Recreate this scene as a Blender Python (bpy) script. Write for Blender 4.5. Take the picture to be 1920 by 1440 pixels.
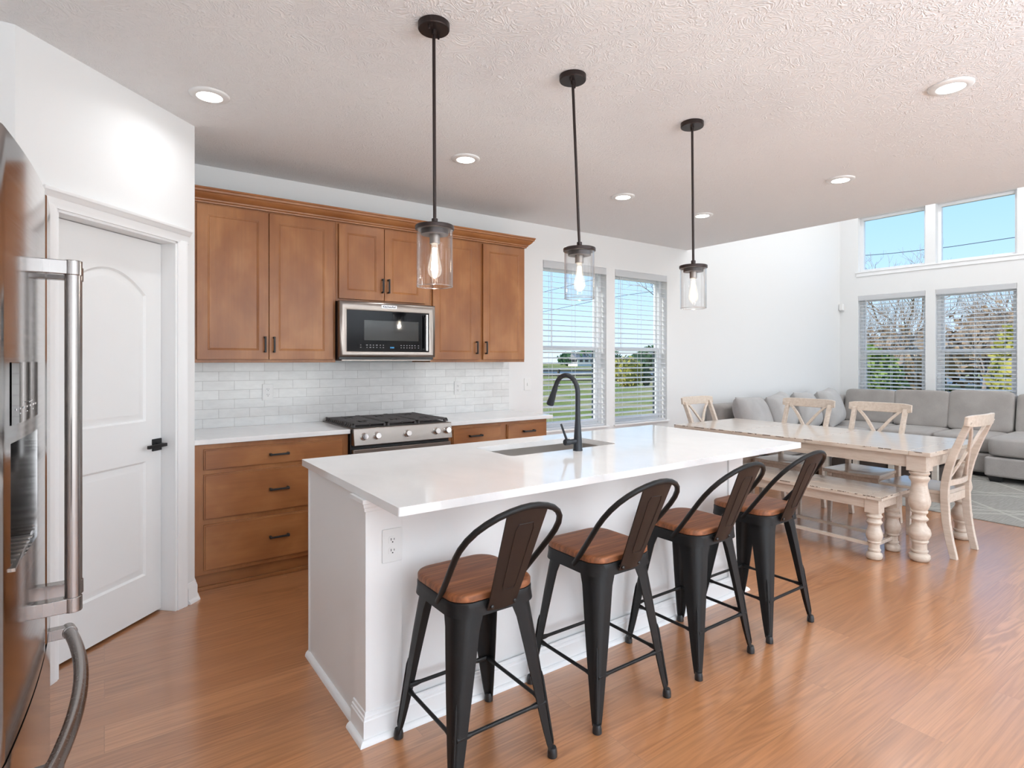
import bpy, bmesh, math, random
from mathutils import Vector, Matrix
from mathutils.geometry import tessellate_polygon

for o in list(bpy.data.objects):
    bpy.data.objects.remove(o)
scn = bpy.context.scene
COL = scn.collection
R = math.radians
PI = math.pi

# ------------------------------------------------------------------ camera
cam_d = bpy.data.cameras.new('camera')
cam = bpy.data.objects.new('camera', cam_d)
COL.objects.link(cam)
cam.location = (0, 0, 1.3875)
cam.rotation_euler = (R(90), 0, R(-35.565))
cam_d.sensor_width = 36
cam_d.lens = 1069.09 / 1920 * 36
cam_d.shift_y = -44.5 / 1920
cam_d.clip_start = 0.02
cam_d.clip_end = 600
scn.camera = cam
scn.view_settings.view_transform = 'Standard'
scn.view_settings.look = 'None'
scn.view_settings.exposure = 0.0
scn.view_settings.gamma = 1.0
scn.view_settings.use_curve_mapping = False

# ------------------------------------------------------------------ world (clear spring sky)
wd = bpy.data.worlds.new('sky')
scn.world = wd
wd.use_nodes = True
nt = wd.node_tree
nt.nodes.clear()
wo = nt.nodes.new('ShaderNodeOutputWorld')
wb = nt.nodes.new('ShaderNodeBackground')
wtc = nt.nodes.new('ShaderNodeTexCoord')
wsx = nt.nodes.new('ShaderNodeSeparateXYZ')
wr = nt.nodes.new('ShaderNodeValToRGB')
nt.links.new(wtc.outputs['Generated'], wsx.inputs[0])
nt.links.new(wsx.outputs['Z'], wr.inputs[0])
nt.links.new(wr.outputs[0], wb.inputs[0])
nt.links.new(wb.outputs[0], wo.inputs[0])
cr = wr.color_ramp
cr.elements[0].position = 0.0
cr.elements[0].color = (0.74, 0.87, 1.0, 1)
cr.elements[1].position = 0.6
cr.elements[1].color = (0.28, 0.52, 0.95, 1)
e = cr.elements.new(0.10)
e.color = (0.53, 0.77, 1.0, 1)
e = cr.elements.new(0.28)
e.color = (0.34, 0.62, 1.0, 1)
wb.inputs[1].default_value = 1.3

# sun: high on the west (-X) side, behind the kitchen's closed wall
sd = bpy.data.lights.new('sun', 'SUN')
sd.energy = 5.5
sd.angle = R(0.6)
sd.color = (1.0, 0.95, 0.86)
sun = bpy.data.objects.new('sun', sd)
COL.objects.link(sun)
sun.rotation_euler = Vector((0.95, -0.22, -0.52)).to_track_quat('-Z', 'Y').to_euler()


def lamp(name, loc, size, energy, color=(1, 0.95, 0.88), spread=160, target=None, shape='DISK', size_y=None):
    d = bpy.data.lights.new(name, 'AREA')
    d.shape = shape
    d.size = size
    if size_y:
        d.size_y = size_y
    d.energy = energy
    d.color = color
    d.spread = R(spread)
    o = bpy.data.objects.new(name, d)
    COL.objects.link(o)
    o.location = loc
    if target:
        o.rotation_euler = (Vector(target) - Vector(loc)).to_track_quat('-Z', 'Y').to_euler()
    return o


CAN_W = 4.2
CAN_C = (0.93, 0.965, 1.0)
CANS = [(0.437, 3.266), (1.972, 3.293), (3.485, 3.298), (4.535, 3.291), (4.48, 2.04), (3.40, 1.03)]
ADDED_CANS = [(1.97, 1.03), (0.44, 1.03), (0.44, -1.2), (1.97, -1.2), (3.45, -1.2), (5.0, -1.2), (5.0, 0.6)]  # ceiling lamps out of view, added for more light, no fixtures built
for (cx, cy) in CANS:
    lamp('ceiling_lamp', (cx, cy, 2.722), 0.10, CAN_W * (0.55 if cx < 1 else 1.0), CAN_C)
for (cx, cy) in ADDED_CANS:
    lamp('ceiling_lamp', (cx, cy, 2.722), 0.10, CAN_W * 0.6, CAN_C)



def bulb_light(name, loc, energy, r=0.03, color=(1.0, 0.95, 0.88)):
    d = bpy.data.lights.new(name, 'POINT')
    d.energy = energy
    d.shadow_soft_size = r
    d.color = color
    o = bpy.data.objects.new(name, d)
    COL.objects.link(o)
    o.location = loc
    return o


# pendant bulbs
for p in ((1.083, 2.05), (1.866, 2.05), (2.741, 2.05)):
    bulb_light('pendant_bulb_light', (p[0], p[1], 1.775), 7.0, 0.012)
# uplights added behind the camera to brighten the ceiling; no known lamp there
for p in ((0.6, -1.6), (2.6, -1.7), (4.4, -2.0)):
    lamp('added_uplight', (p[0], p[1], 1.75), 0.45, 100.0, (0.76, 0.885, 1.0), 175, (p[0], p[1], 3.0))
# area lamps added in made-up rear-wall openings, as soft frontal fill
REAR_FILL = [(-0.6, 1.6), (1.75, 3.95), (6.0, 8.5)]
for (a, b) in REAR_FILL:
    lamp('rear_fill_panel', ((a + b) / 2, -3.26, 1.30), b - a - 0.06, 25.0 * (b - a), (0.92, 0.965, 1.0), 175, ((a + b) / 2, 0, 1.30), 'RECTANGLE', 2.24)
# living-room fill: unseen lamps without fixtures, added to brighten that side
bulb_light('living_fill_point', (7.9, 1.0, 3.9), 55.0, 0.18, (0.96, 0.985, 1.0))
for p in ((6.9, 3.2), (8.8, 3.2), (6.9, -0.6), (8.8, -0.6)):
    lamp('living_fill_lamp', (p[0], p[1], 4.93), 0.14, 19.0, CAN_C)

# ------------------------------------------------------------------ mesh helpers
WLOC = {}


class MB:
    def __init__(s):
        s.v = []
        s.f = []

    def add(s, vs, fs):
        o = len(s.v)
        s.v += [tuple(v) for v in vs]
        s.f += [tuple(i + o for i in f) for f in fs]
        return s

    def box(s, x0, x1, y0, y1, z0, z1):
        if x0 > x1: x0, x1 = x1, x0
        if y0 > y1: y0, y1 = y1, y0
        if z0 > z1: z0, z1 = z1, z0
        return s.add([(x0, y0, z0), (x1, y0, z0), (x1, y1, z0), (x0, y1, z0), (x0, y0, z1), (x1, y0, z1), (x1, y1, z1), (x0, y1, z1)],
                     [(0, 3, 2, 1), (4, 5, 6, 7), (0, 1, 5, 4), (1, 2, 6, 5), (2, 3, 7, 6), (3, 0, 4, 7)])

    def loft(s, rings, cap=True, closed=True):
        n = len(rings[0])
        vs = [p for r in rings for p in r]
        fs = []
        for i in range(len(rings) - 1):
            for j in range(n if closed else n - 1):
                k = (j + 1) % n
                fs.append((i * n + j, i * n + k, (i + 1) * n + k, (i + 1) * n + j))
        if cap:
            fs.append(tuple(range(n - 1, -1, -1)))
            fs.append(tuple((len(rings) - 1) * n + j for j in range(n)))
        return s.add(vs, fs)

    def tube(s, pts, r, n=10, cap=True):
        pts = [Vector(p) for p in pts]
        m = len(pts)
        rs = r if isinstance(r, (list, tuple)) else [r] * m
        rings = []
        up = None
        for i, p in enumerate(pts):
            t = (pts[min(i + 1, m - 1)] - pts[max(i - 1, 0)]).normalized()
            if up is None:
                a = Vector((0, 0, 1)) if abs(t.z) < 0.9 else Vector((1, 0, 0))
                up = (a - t * a.dot(t)).normalized()
            else:
                up = (up - t * up.dot(t)).normalized()
            b = t.cross(up)
            rings.append([p + (up * math.cos(2 * PI * k / n) + b * math.sin(2 * PI * k / n)) * rs[i] for k in range(n)])
        return s.loft(rings, cap)

    def lathe(s, prof, c=(0, 0), n=24, cap=True):
        return s.loft([[(c[0] + r * math.cos(2 * PI * k / n), c[1] + r * math.sin(2 * PI * k / n), z) for k in range(n)] for r, z in prof], cap)

    def bar(s, p0, p1, w, t, up=(0, 0, 1)):
        """rectangular bar from p0 to p1: w across, t along 'up'"""
        p0 = Vector(p0); p1 = Vector(p1)
        d = (p1 - p0).normalized()
        u = Vector(up)
        u = (u - d * u.dot(d)).normalized()
        b = d.cross(u)
        return s.loft([[p + b * (sx * w / 2) + u * (sy * t / 2) for sx, sy in ((-1, -1), (1, -1), (1, 1), (-1, 1))] for p in (p0, p1)])

    def prism(s, poly, axis, a, b):
        """poly of 2D points extruded along axis: x -> (y,z), y -> (x,z), z -> (x,y)"""
        def m(p, q):
            return {'x': (q, p[0], p[1]), 'y': (p[0], q, p[1]), 'z': (p[0], p[1], q)}[axis]
        return s.loft([[m(p, a) for p in poly], [m(p, b) for p in poly]])

    def mold(s, path, prof, side=1, closed=False):
        """profile [(offset, z)] swept along a 2D path with mitred corners; offset goes to the left (side=1) of the path"""
        P = [Vector((p[0], p[1])) for p in path]
        n = len(P)
        rings = []
        for i in range(n):
            ds = []
            if i > 0: ds.append((P[i] - P[i - 1]).normalized())
            if i < n - 1: ds.append((P[i + 1] - P[i]).normalized())
            ns = [Vector((-d.y, d.x)) * side for d in ds]
            mv = ns[0] if len(ns) == 1 else (ns[0] + ns[1]) / (1 + ns[0].dot(ns[1]))
            rings.append([(P[i].x + mv.x * o, P[i].y + mv.y * o, z) for o, z in prof])
        return s.loft(rings)

    def cushion(s, c, size, e=0.28, e2=None, rot=None, n=36, m=18):
        """puffy rounded box (superquadric)"""
        e2 = e2 or e
        sg = lambda w, p: math.copysign(abs(w) ** p, w)
        rings = []
        for i in range(m + 1):
            th = -PI / 2 + PI * (i + 0.02) / (m + 0.04)
            ring = []
            for k in range(n):
                ph = 2 * PI * (k + 0.5) / n
                p = Vector((sg(math.cos(th), e2) * sg(math.cos(ph), e) * size[0] / 2,
                            sg(math.cos(th), e2) * sg(math.sin(ph), e) * size[1] / 2,
                            sg(math.sin(th), e2) * size[2] / 2))
                if rot: p = rot @ p
                ring.append(Vector(c) + p)
            rings.append(ring)
        return s.loft(rings)

    def xf(s, mat):
        s.v = [tuple(mat @ Vector(v)) for v in s.v]
        return s

    def build(s, name, mat, parent=None, bevel=0, seg=2, angle=35, smooth=True, recalc=True, sub=0):
        me = bpy.data.meshes.new(name)
        off = WLOC.get(parent.name, Vector((0, 0, 0))) if parent else Vector((0, 0, 0))
        me.from_pydata([tuple(Vector(v) - off) for v in s.v], [], s.f)
        if recalc:
            bm = bmesh.new(); bm.from_mesh(me)
            bmesh.ops.recalc_face_normals(bm, faces=bm.faces)
            bm.to_mesh(me); bm.free()
        if smooth:
            for p in me.polygons: p.use_smooth = True
            me.set_sharp_from_angle(angle=R(angle))
        me.materials.append(mat)
        o = bpy.data.objects.new(name, me)
        COL.objects.link(o)
        if parent:
            o.parent = parent
            WLOC[o.name] = off
        if bevel:
            b = o.modifiers.new('bevel', 'BEVEL')
            b.width = bevel; b.segments = seg; b.limit_method = 'ANGLE'; b.angle_limit = R(40)
            b.harden_normals = False
        if sub:
            q = o.modifiers.new('subsurf', 'SUBSURF')
            q.levels = sub; q.render_levels = sub
        return o


def thing(name, label, cat, loc=(0, 0, 0), group=None):
    o = bpy.data.objects.new(name, None)
    COL.objects.link(o)
    o.location = loc
    o.empty_display_size = 0.1
    o['label'] = label
    o['category'] = cat
    if group: o['group'] = group
    WLOC[o.name] = Vector(loc)
    return o


def tag(o, label, cat, group=None, kind=None):
    o['label'] = label
    o['category'] = cat
    if group: o['group'] = group
    if kind: o['kind'] = kind
    return o


def struct(o):
    o['kind'] = 'structure'
    return o


def sempty(name, loc):
    o = bpy.data.objects.new(name, None)
    COL.objects.link(o)
    o.location = loc
    o.empty_display_size = 0.1
    o['kind'] = 'structure'
    WLOC[o.name] = Vector(loc)
    return o


def copy_tree(o, parent=None):
    c = o.copy()
    COL.objects.link(c)
    if parent: c.parent = parent
    for ch in list(o.children):
        copy_tree(ch, c)
    return c


def inset(poly, d):
    """inward offset of a CCW convex polygon"""
    n = len(poly)
    out = []
    for i in range(n):
        p0, p1, p2 = Vector(poly[i - 1]), Vector(poly[i]), Vector(poly[(i + 1) % n])
        a = (p1 - p0).normalized(); b = (p2 - p1).normalized()
        na = Vector((-a.y, a.x)); nb = Vector((-b.y, b.x))
        m = (na + nb) / (1 + na.dot(nb))
        out.append(tuple(p1 + m * d))
    return out


def plate(outer, holes, prof, thick, mp):
    """flat board (front at n=0, back at -thick) with profiled recesses; mp maps (u,v,n) to a point"""
    mb = MB()
    polys = [[Vector((p[0], p[1], 0)) for p in outer]] + [[Vector((p[0], p[1], 0)) for p in h] for h in holes]
    tris = tessellate_polygon(polys)
    flat = [p for q in polys for p in q]
    mb.add([mp(p.x, p.y, 0) for p in flat], [tuple(t) for t in tris])
    n = len(outer)
    mb.add([mp(p[0], p[1], 0) for p in outer] + [mp(p[0], p[1], -thick) for p in outer],
           [(i, (i + 1) % n, n + (i + 1) % n, n + i) for i in range(n)] + [tuple(n + i for i in range(n))])
    for h in holes:
        rings = [[mp(p[0], p[1], d) for p in inset(h, o)] for o, d in prof]
        mb.loft(rings, cap=False)
        k = len(h)
        mb.add(rings[-1], [tuple(range(k))])
    bm_v = {}
    # weld coincident vertices so that shading and bevels are clean
    nv = []; idx = []
    for v in mb.v:
        key = tuple(round(c, 5) for c in v)
        if key not in bm_v:
            bm_v[key] = len(nv); nv.append(v)
        idx.append(bm_v[key])
    fs = []
    for f in mb.f:
        g = []
        for i in f:
            j = idx[i]
            if not g or (g[-1] != j): g.append(j)
        if g[0] == g[-1]: g.pop()
        if len(g) >= 3 and len(set(g)) == len(g): fs.append(tuple(g))
    mb.v, mb.f = nv, fs
    return mb


def rect(u0, u1, v0, v1):
    return [(u0, v0), (u1, v0), (u1, v1), (u0, v1)]


def rrect(x0, x1, y0, y1, r, n=6):
    pts = []
    for cx, cy, a0 in ((x1 - r, y0 + r, -90), (x1 - r, y1 - r, 0), (x0 + r, y1 - r, 90), (x0 + r, y0 + r, 180)):
        for i in range(n + 1):
            a = R(a0 + 90 * i / n)
            pts.append((cx + r * math.cos(a), cy + r * math.sin(a)))
    return pts


# ------------------------------------------------------------------ materials
def nodes(name):
    m = bpy.data.materials.new(name)
    m.use_nodes = True
    t = m.node_tree
    b = t.nodes['Principled BSDF']
    return m, t, b


def pbr(name, col, rough=0.5, metal=0.0, spec=0.5, coat=0.0, **kw):
    m, t, b = nodes(name)
    b.inputs['Base Color'].default_value = (*col, 1)
    b.inputs['Roughness'].default_value = rough
    b.inputs['Metallic'].default_value = metal
    b.inputs['Specular IOR Level'].default_value = spec
    b.inputs['Coat Weight'].default_value = coat
    for k, v in kw.items():
        b.inputs[k.replace('_', ' ')].default_value = v
    return m


def N(t, kind, **props):
    n = t.nodes.new('ShaderNode' + kind)
    for k, v in props.items():
        setattr(n, k, v)
    return n


def objco(t, scale=(1, 1, 1), rot=(0, 0, 0)):
    tc = N(t, 'TexCoord')
    mp = N(t, 'Mapping')
    mp.inputs['Scale'].default_value = scale
    mp.inputs['Rotation'].default_value = rot
    t.links.new(tc.outputs['Object'], mp.inputs['Vector'])
    return mp.outputs[0]


def noise(t, vec, scale, detail=4, rough=0.5, dist=0.0):
    n = N(t, 'TexNoise')
    n.inputs['Scale'].default_value = scale
    n.inputs['Detail'].default_value = detail
    n.inputs['Roughness'].default_value = rough
    n.inputs['Distortion'].default_value = dist
    t.links.new(vec, n.inputs['Vector'])
    return n.outputs['Fac']


def ramp(t, fac, stops):
    r = N(t, 'ValToRGB')
    els = r.color_ramp.elements
    els[0].position = stops[0][0]; els[0].color = (*stops[0][1], 1)
    els[1].position = stops[-1][0]; els[1].color = (*stops[-1][1], 1)
    for p, c in stops[1:-1]:
        e = els.new(p); e.color = (*c, 1)
    t.links.new(fac, r.inputs[0])
    return r.outputs[0]


def mixc(t, fac, a, b, mode='MIX'):
    n = N(t, 'Mix', data_type='RGBA', blend_type=mode)
    for sock, val in ((n.inputs[0], fac), (n.inputs[6], a), (n.inputs[7], b)):
        if hasattr(val, 'is_linked') or hasattr(val, 'links'):
            t.links.new(val, sock)
        else:
            sock.default_value = val if not isinstance(val, tuple) else (*val, 1)
    return n.outputs[2]


def math_(t, op, a, b=0.0):
    n = N(t, 'Math', operation=op)
    for sock, val in ((n.inputs[0], a), (n.inputs[1], b)):
        if hasattr(val, 'links'):
            t.links.new(val, sock)
        else:
            sock.default_value = val
    return n.outputs[0]


def bump(t, b, h, strength=0.2, dist=0.01):
    n = N(t, 'Bump')
    n.inputs['Strength'].default_value = strength
    n.inputs['Distance'].default_value = dist
    t.links.new(h, n.inputs['Height'])
    t.links.new(n.outputs[0], b.inputs['Normal'])


def m_wall(name, col, bscale=60, bstr=0.05):
    m, t, b = nodes(name)
    b.inputs['Base Color'].default_value = (*col, 1)
    b.inputs['Roughness'].default_value = 0.75
    b.inputs['Specular IOR Level'].default_value = 0.25
    bump(t, b, noise(t, objco(t), bscale, 4), bstr, 0.004)
    return m


def m_ceiling():
    m, t, b = nodes('ceiling_texture')
    b.inputs['Base Color'].default_value = (0.84, 0.84, 0.84, 1)
    b.inputs['Roughness'].default_value = 0.9
    b.inputs['Specular IOR Level'].default_value = 0.1
    co = objco(t)
    n1 = noise(t, co, 9, 3, 0.55, 2.2)
    # stomped plaster: thin ridges where the warped noise crosses its middle
    rd = math_(t, 'ABSOLUTE', math_(t, 'SUBTRACT', math_(t, 'FRACT', math_(t, 'MULTIPLY', n1, 7.0)), 0.5))
    ridge = math_(t, 'POWER', math_(t, 'MULTIPLY', rd, 2.0), 3.0)
    n2 = noise(t, co, 70, 2)
    bump(t, b, math_(t, 'ADD', ridge, math_(t, 'MULTIPLY', n2, 0.3)), 0.36, 0.010)
    return m


def m_floor():
    m, t, b = nodes('oak_planks')
    tc = N(t, 'TexCoord')
    co = tc.outputs['Object']
    br = N(t, 'TexBrick')
    br.offset = 0.37; br.offset_frequency = 2
    for k, v in (('Scale', 1.0), ('Mortar Size', 0.0012), ('Mortar Smooth', 0.1), ('Bias', 0.0), ('Brick Width', 1.52), ('Row Height', 0.19)):
        br.inputs[k].default_value = v
    br.inputs['Color1'].default_value = (0, 0, 0, 1)
    br.inputs['Color2'].default_value = (1, 1, 1, 1)
    br.inputs['Mortar'].default_value = (0.5, 0.5, 0.5, 1)
    t.links.new(co, br.inputs['Vector'])
    # shift the grain from board to board
    sh = N(t, 'VectorMath', operation='ADD')
    sc = N(t, 'VectorMath', operation='SCALE')
    t.links.new(br.outputs['Color'], sc.inputs[0]); sc.inputs['Scale'].default_value = 13.0
    t.links.new(co, sh.inputs[0]); t.links.new(sc.outputs[0], sh.inputs[1])
    mp = N(t, 'Mapping'); mp.inputs['Scale'].default_value = (0.30, 4.6, 1)
    t.links.new(sh.outputs[0], mp.inputs['Vector'])
    big = noise(t, mp.outputs[0], 1.6, 3, 0.5, 0.6)
    rings = math_(t, 'SINE', math_(t, 'MULTIPLY', big, 95.0))
    mp2 = N(t, 'Mapping'); mp2.inputs['Scale'].default_value = (1.5, 55.0, 1)
    t.links.new(sh.outputs[0], mp2.inputs['Vector'])
    fine = noise(t, mp2.outputs[0], 2.0, 5, 0.6)
    patch = noise(t, mp.outputs[0], 0.8, 2)
    base = ramp(t, patch, [(0.3, (0.375, 0.153, 0.058)), (0.5, (0.425, 0.180, 0.071)), (0.7, (0.465, 0.208, 0.088))])
    tone = N(t, 'HueSaturation')
    t.links.new(base, tone.inputs['Color'])
    val = math_(t, 'ADD', math_(t, 'MULTIPLY', N_rgb(t, br.outputs['Color']), 0.14), 0.93)
    t.links.new(val, tone.inputs['Value'])
    g = math_(t, 'ADD', math_(t, 'MULTIPLY', fine, 0.8), math_(t, 'ADD', math_(t, 'MULTIPLY', math_(t, 'MULTIPLY', rings, math_(t, 'POWER', noise(t, sh.outputs[0], 1.5, 2), 2.0)), 0.42), 0.06))
    grain = ramp(t, g, [(0.26, (0.74, 0.71, 0.69)), (0.46, (0.97, 0.97, 0.97)), (0.70, (1.20, 1.22, 1.26))])
    c = mixc(t, 0.8, tone.outputs[0], grain, 'MULTIPLY')
    c2 = mixc(t, math_(t, 'MULTIPLY', br.outputs['Fac'], 0.35), c, (0.16, 0.08, 0.04))
    t.links.new(c2, b.inputs['Base Color'])
    b.inputs['Specular IOR Level'].default_value = 0.6
    b.inputs['Coat Weight'].default_value = 1.0
    b.inputs['Coat IOR'].default_value = 1.62
    b.inputs['Coat Roughness'].default_value = 0.19
    rg = math_(t, 'ADD', math_(t, 'MULTIPLY', fine, 0.16), 0.25)
    t.links.new(rg, b.inputs['Roughness'])
    bump(t, b, math_(t, 'SUBTRACT', g, br.outputs['Fac']), 0.06, 0.002)
    return m


def N_rgb(t, sock):
    n = N(t, 'RGBToBW')
    t.links.new(sock, n.inputs[0])
    return n.outputs[0]


def m_wood(name, stops, scale=(1, 1, 1), big=3.0, grain=(40, 40, 2), gs=0.12, rough=0.38, coat=0.0):
    m, t, b = nodes(name)
    co = objco(t, scale)
    base = ramp(t, noise(t, co, big, 3, 0.5, 0.4), stops)
    co2 = objco(t, grain)
    gr = noise(t, co2, 1.0, 5, 0.6)
    g = ramp(t, gr, [(0.3, (1 - gs,) * 3), (0.7, (1 + gs,) * 3)])
    c = mixc(t, 1.0, base, g, 'MULTIPLY')
    t.links.new(c, b.inputs['Base Color'])
    b.inputs['Roughness'].default_value = rough
    b.inputs['Specular IOR Level'].default_value = 0.4
    b.inputs['Coat Weight'].default_value = coat
    bump(t, b, gr, 0.05, 0.001)
    return m


def m_paint_distressed(name, ztop, coat=0.0):
    """cream paint, rubbed through to brown along the upper arris of the top (ztop in object space)"""
    m, t, b = nodes(name)
    co = objco(t)
    gr = noise(t, objco(t, (30, 4, 30)), 1.5, 5, 0.65)
    base = ramp(t, gr, [(0.30, (0.53, 0.43, 0.345)), (0.55, (0.62, 0.525, 0.44)), (0.75, (0.68, 0.595, 0.515))])
    sx = N(t, 'SeparateXYZ')
    tc = N(t, 'TexCoord')
    t.links.new(tc.outputs['Object'], sx.inputs[0])
    dz = math_(t, 'ABSOLUTE', math_(t, 'SUBTRACT', sx.outputs['Z'], ztop - 0.004))
    near = math_(t, 'LESS_THAN', dz, 0.0032)
    nn = noise(t, co, 14, 4, 0.7)
    wear = math_(t, 'MULTIPLY', near, math_(t, 'GREATER_THAN', nn, 0.52))
    c = mixc(t, wear, base, (0.10, 0.06, 0.04))
    t.links.new(c, b.inputs['Base Color'])
    b.inputs['Roughness'].default_value = 0.30
    b.inputs['Specular IOR Level'].default_value = 0.5
    b.inputs['Coat Weight'].default_value = coat
    b.inputs['Coat Roughness'].default_value = 0.12
    bump(t, b, gr, 0.06, 0.001)
    return m


def m_tile():
    m, t, b = nodes('glazed_tile')
    tc = N(t, 'TexCoord')
    sx = N(t, 'SeparateXYZ'); t.links.new(tc.outputs['Object'], sx.inputs[0])
    cx = N(t, 'CombineXYZ')
    t.links.new(math_(t, 'SUBTRACT', sx.outputs['X'], 0.553), cx.inputs[0])
    t.links.new(math_(t, 'SUBTRACT', sx.outputs['Z'], 0.914 - 0.0655), cx.inputs[1])
    br = N(t, 'TexBrick'); br.offset = 0.5; br.offset_frequency = 2
    for k, v in (('Scale', 1.0), ('Mortar Size', 0.0016), ('Mortar Smooth', 0.2), ('Bias', 0.0), ('Brick Width', 0.201), ('Row Height', 0.0655)):
        br.inputs[k].default_value = v
    br.inputs['Color1'].default_value = (0.69, 0.69, 0.68, 1)
    br.inputs['Color2'].default_value = (0.76, 0.76, 0.75, 1)
    br.inputs['Mortar'].default_value = (0.50, 0.49, 0.48, 1)
    t.links.new(cx.outputs[0], br.inputs['Vector'])
    nn = noise(t, objco(t, (1, 1, 2.5)), 14, 4, 0.6)
    cl = ramp(t, nn, [(0.3, (0.93, 0.93, 0.93)), (0.7, (1.03, 1.03, 1.03))])
    t.links.new(mixc(t, 1.0, br.outputs['Color'], cl, 'MULTIPLY'), b.inputs['Base Color'])
    b.inputs['Roughness'].default_value = 0.12
    b.inputs['Specular IOR Level'].default_value = 0.5
    h = math_(t, 'ADD', math_(t, 'MULTIPLY', br.outputs['Fac'], -1.0), math_(t, 'MULTIPLY', noise(t, objco(t), 16, 2), 0.5))
    bump(t, b, h, 0.35, 0.003)
    return m


def m_quartz():
    m, t, b = nodes('white_quartz')
    nn = noise(t, objco(t, (1, 0.6, 1)), 5, 6, 0.6, 1.0)
    c = ramp(t, nn, [(0.25, (0.77, 0.765, 0.76)), (0.6, (0.82, 0.815, 0.81))])
    t.links.new(c, b.inputs['Base Color'])
    b.inputs['Roughness'].default_value = 0.09
    b.inputs['Specular IOR Level'].default_value = 0.5
    return m


def m_steel(name='stainless_steel', col=(0.60, 0.585, 0.57), rough=0.24, stretch=(2, 2, 260)):
    m, t, b = nodes(name)
    nn = noise(t, objco(t, stretch), 1.0, 3, 0.6)
    b.inputs['Base Color'].default_value = (*col, 1)
    b.inputs['Metallic'].default_value = 1.0
    t.links.new(math_(t, 'ADD', math_(t, 'MULTIPLY', nn, 0.10), rough - 0.05), b.inputs['Roughness'])
    return m


def m_fabric(name, c0, c1, scale=260):
    m, t, b = nodes(name)
    co = objco(t)
    n1 = noise(t, co, 5, 3)
    wv = noise(t, objco(t, (1, 1, 1)), scale, 2, 0.7)
    c = mixc(t, 1.0, ramp(t, n1, [(0.3, c0), (0.7, c1)]), ramp(t, wv, [(0.3, (0.86, 0.86, 0.86)), (0.7, (1.08, 1.08, 1.08))]), 'MULTIPLY')
    t.links.new(c, b.inputs['Base Color'])
    b.inputs['Roughness'].default_value = 0.95
    b.inputs['Specular IOR Level'].default_value = 0.1
    b.inputs['Sheen Weight'].default_value = 0.15
    bump(t, b, wv, 0.25, 0.003)
    return m


def m_glass(name, tint=(1, 1, 1), gl=0.08, rough=0.0):
    m = bpy.data.materials.new(name)
    m.use_nodes = True
    t = m.node_tree
    t.nodes.clear()
    o = N(t, 'OutputMaterial')
    mx = N(t, 'MixShader')
    tr = N(t, 'BsdfTransparent'); tr.inputs[0].default_value = (*tint, 1)
    gs = N(t, 'BsdfGlossy'); gs.inputs['Roughness'].default_value = rough
    lw = N(t, 'LayerWeight'); lw.inputs[0].default_value = 0.5
    f = math_(t, 'ADD', math_(t, 'MULTIPLY', math_(t, 'POWER', lw.outputs['Facing'], 3.0), 0.75), gl)
    t.links.new(f, mx.inputs[0])
    t.links.new(tr.outputs[0], mx.inputs[1]); t.links.new(gs.outputs[0], mx.inputs[2])
    t.links.new(mx.outputs[0], o.inputs[0])
    return m


def m_emit(name, col, s):
    m = bpy.data.materials.new(name)
    m.use_nodes = True
    t = m.node_tree
    t.nodes.clear()
    o = N(t, 'OutputMaterial')
    em = N(t, 'Emission'); em.inputs[0].default_value = (*col, 1); em.inputs[1].default_value = s
    t.links.new(em.outputs[0], o.inputs[0])
    return m


def m_rug():
    m, t, b = nodes('patterned_rug')
    # overlapping large diamonds drawn in pale lines
    tc = N(t, 'TexCoord')
    sx = N(t, 'SeparateXYZ'); t.links.new(tc.outputs['Object'], sx.inputs[0])
    a = math_(t, 'ADD', sx.outputs['X'], sx.outputs['Y'])
    s_ = math_(t, 'SUBTRACT', sx.outputs['X'], sx.outputs['Y'])
    def lines(v, p):
        return math_(t, 'LESS_THAN', math_(t, 'ABSOLUTE', math_(t, 'SUBTRACT', math_(t, 'FRACT', math_(t, 'MULTIPLY', v, p)), 0.5)), 0.022)
    ln = math_(t, 'MAXIMUM', math_(t, 'MAXIMUM', lines(a, 0.9), lines(s_, 0.9)), math_(t, 'MAXIMUM', lines(math_(t, 'ADD', a, 0.18), 0.9), lines(math_(t, 'MULTIPLY', sx.outputs['X'], 1.0), 1.27)))
    n1 = noise(t, objco(t, (1, 14, 1)), 6, 4)
    base = ramp(t, n1, [(0.3, (0.25, 0.24, 0.22)), (0.7, (0.33, 0.315, 0.29))])
    c = mixc(t, math_(t, 'MULTIPLY', ln, 0.7), base, (0.42, 0.40, 0.36))
    t.links.new(c, b.inputs['Base Color'])
    b.inputs['Roughness'].default_value = 1.0
    b.inputs['Specular IOR Level'].default_value = 0.05
    bump(t, b, noise(t, objco(t), 300, 2), 0.3, 0.004)
    return m


def m_grass():
    m, t, b = nodes('lawn_grass')
    co = objco(t)
    c = ramp(t, noise(t, co, 0.35, 5, 0.6), [(0.36, (0.17, 0.22, 0.06)), (0.50, (0.25, 0.27, 0.10)), (0.62, (0.40, 0.33, 0.19))])
    f = ramp(t, noise(t, co, 18, 4, 0.7), [(0.3, (0.75, 0.75, 0.75)), (0.7, (1.2, 1.2, 1.2))])
    t.links.new(mixc(t, 1.0, c, f, 'MULTIPLY'), b.inputs['Base Color'])
    b.inputs['Roughness'].default_value = 1.0
    b.inputs['Specular IOR Level'].default_value = 0.0
    return m


def m_leaf(name, c0, c1):
    m, t, b = nodes(name)
    c = ramp(t, noise(t, objco(t), 6, 3), [(0.35, c0), (0.65, c1)])
    t.links.new(c, b.inputs['Base Color'])
    b.inputs['Roughness'].default_value = 0.7
    b.inputs['Specular IOR Level'].default_value = 0.2
    return m


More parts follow.
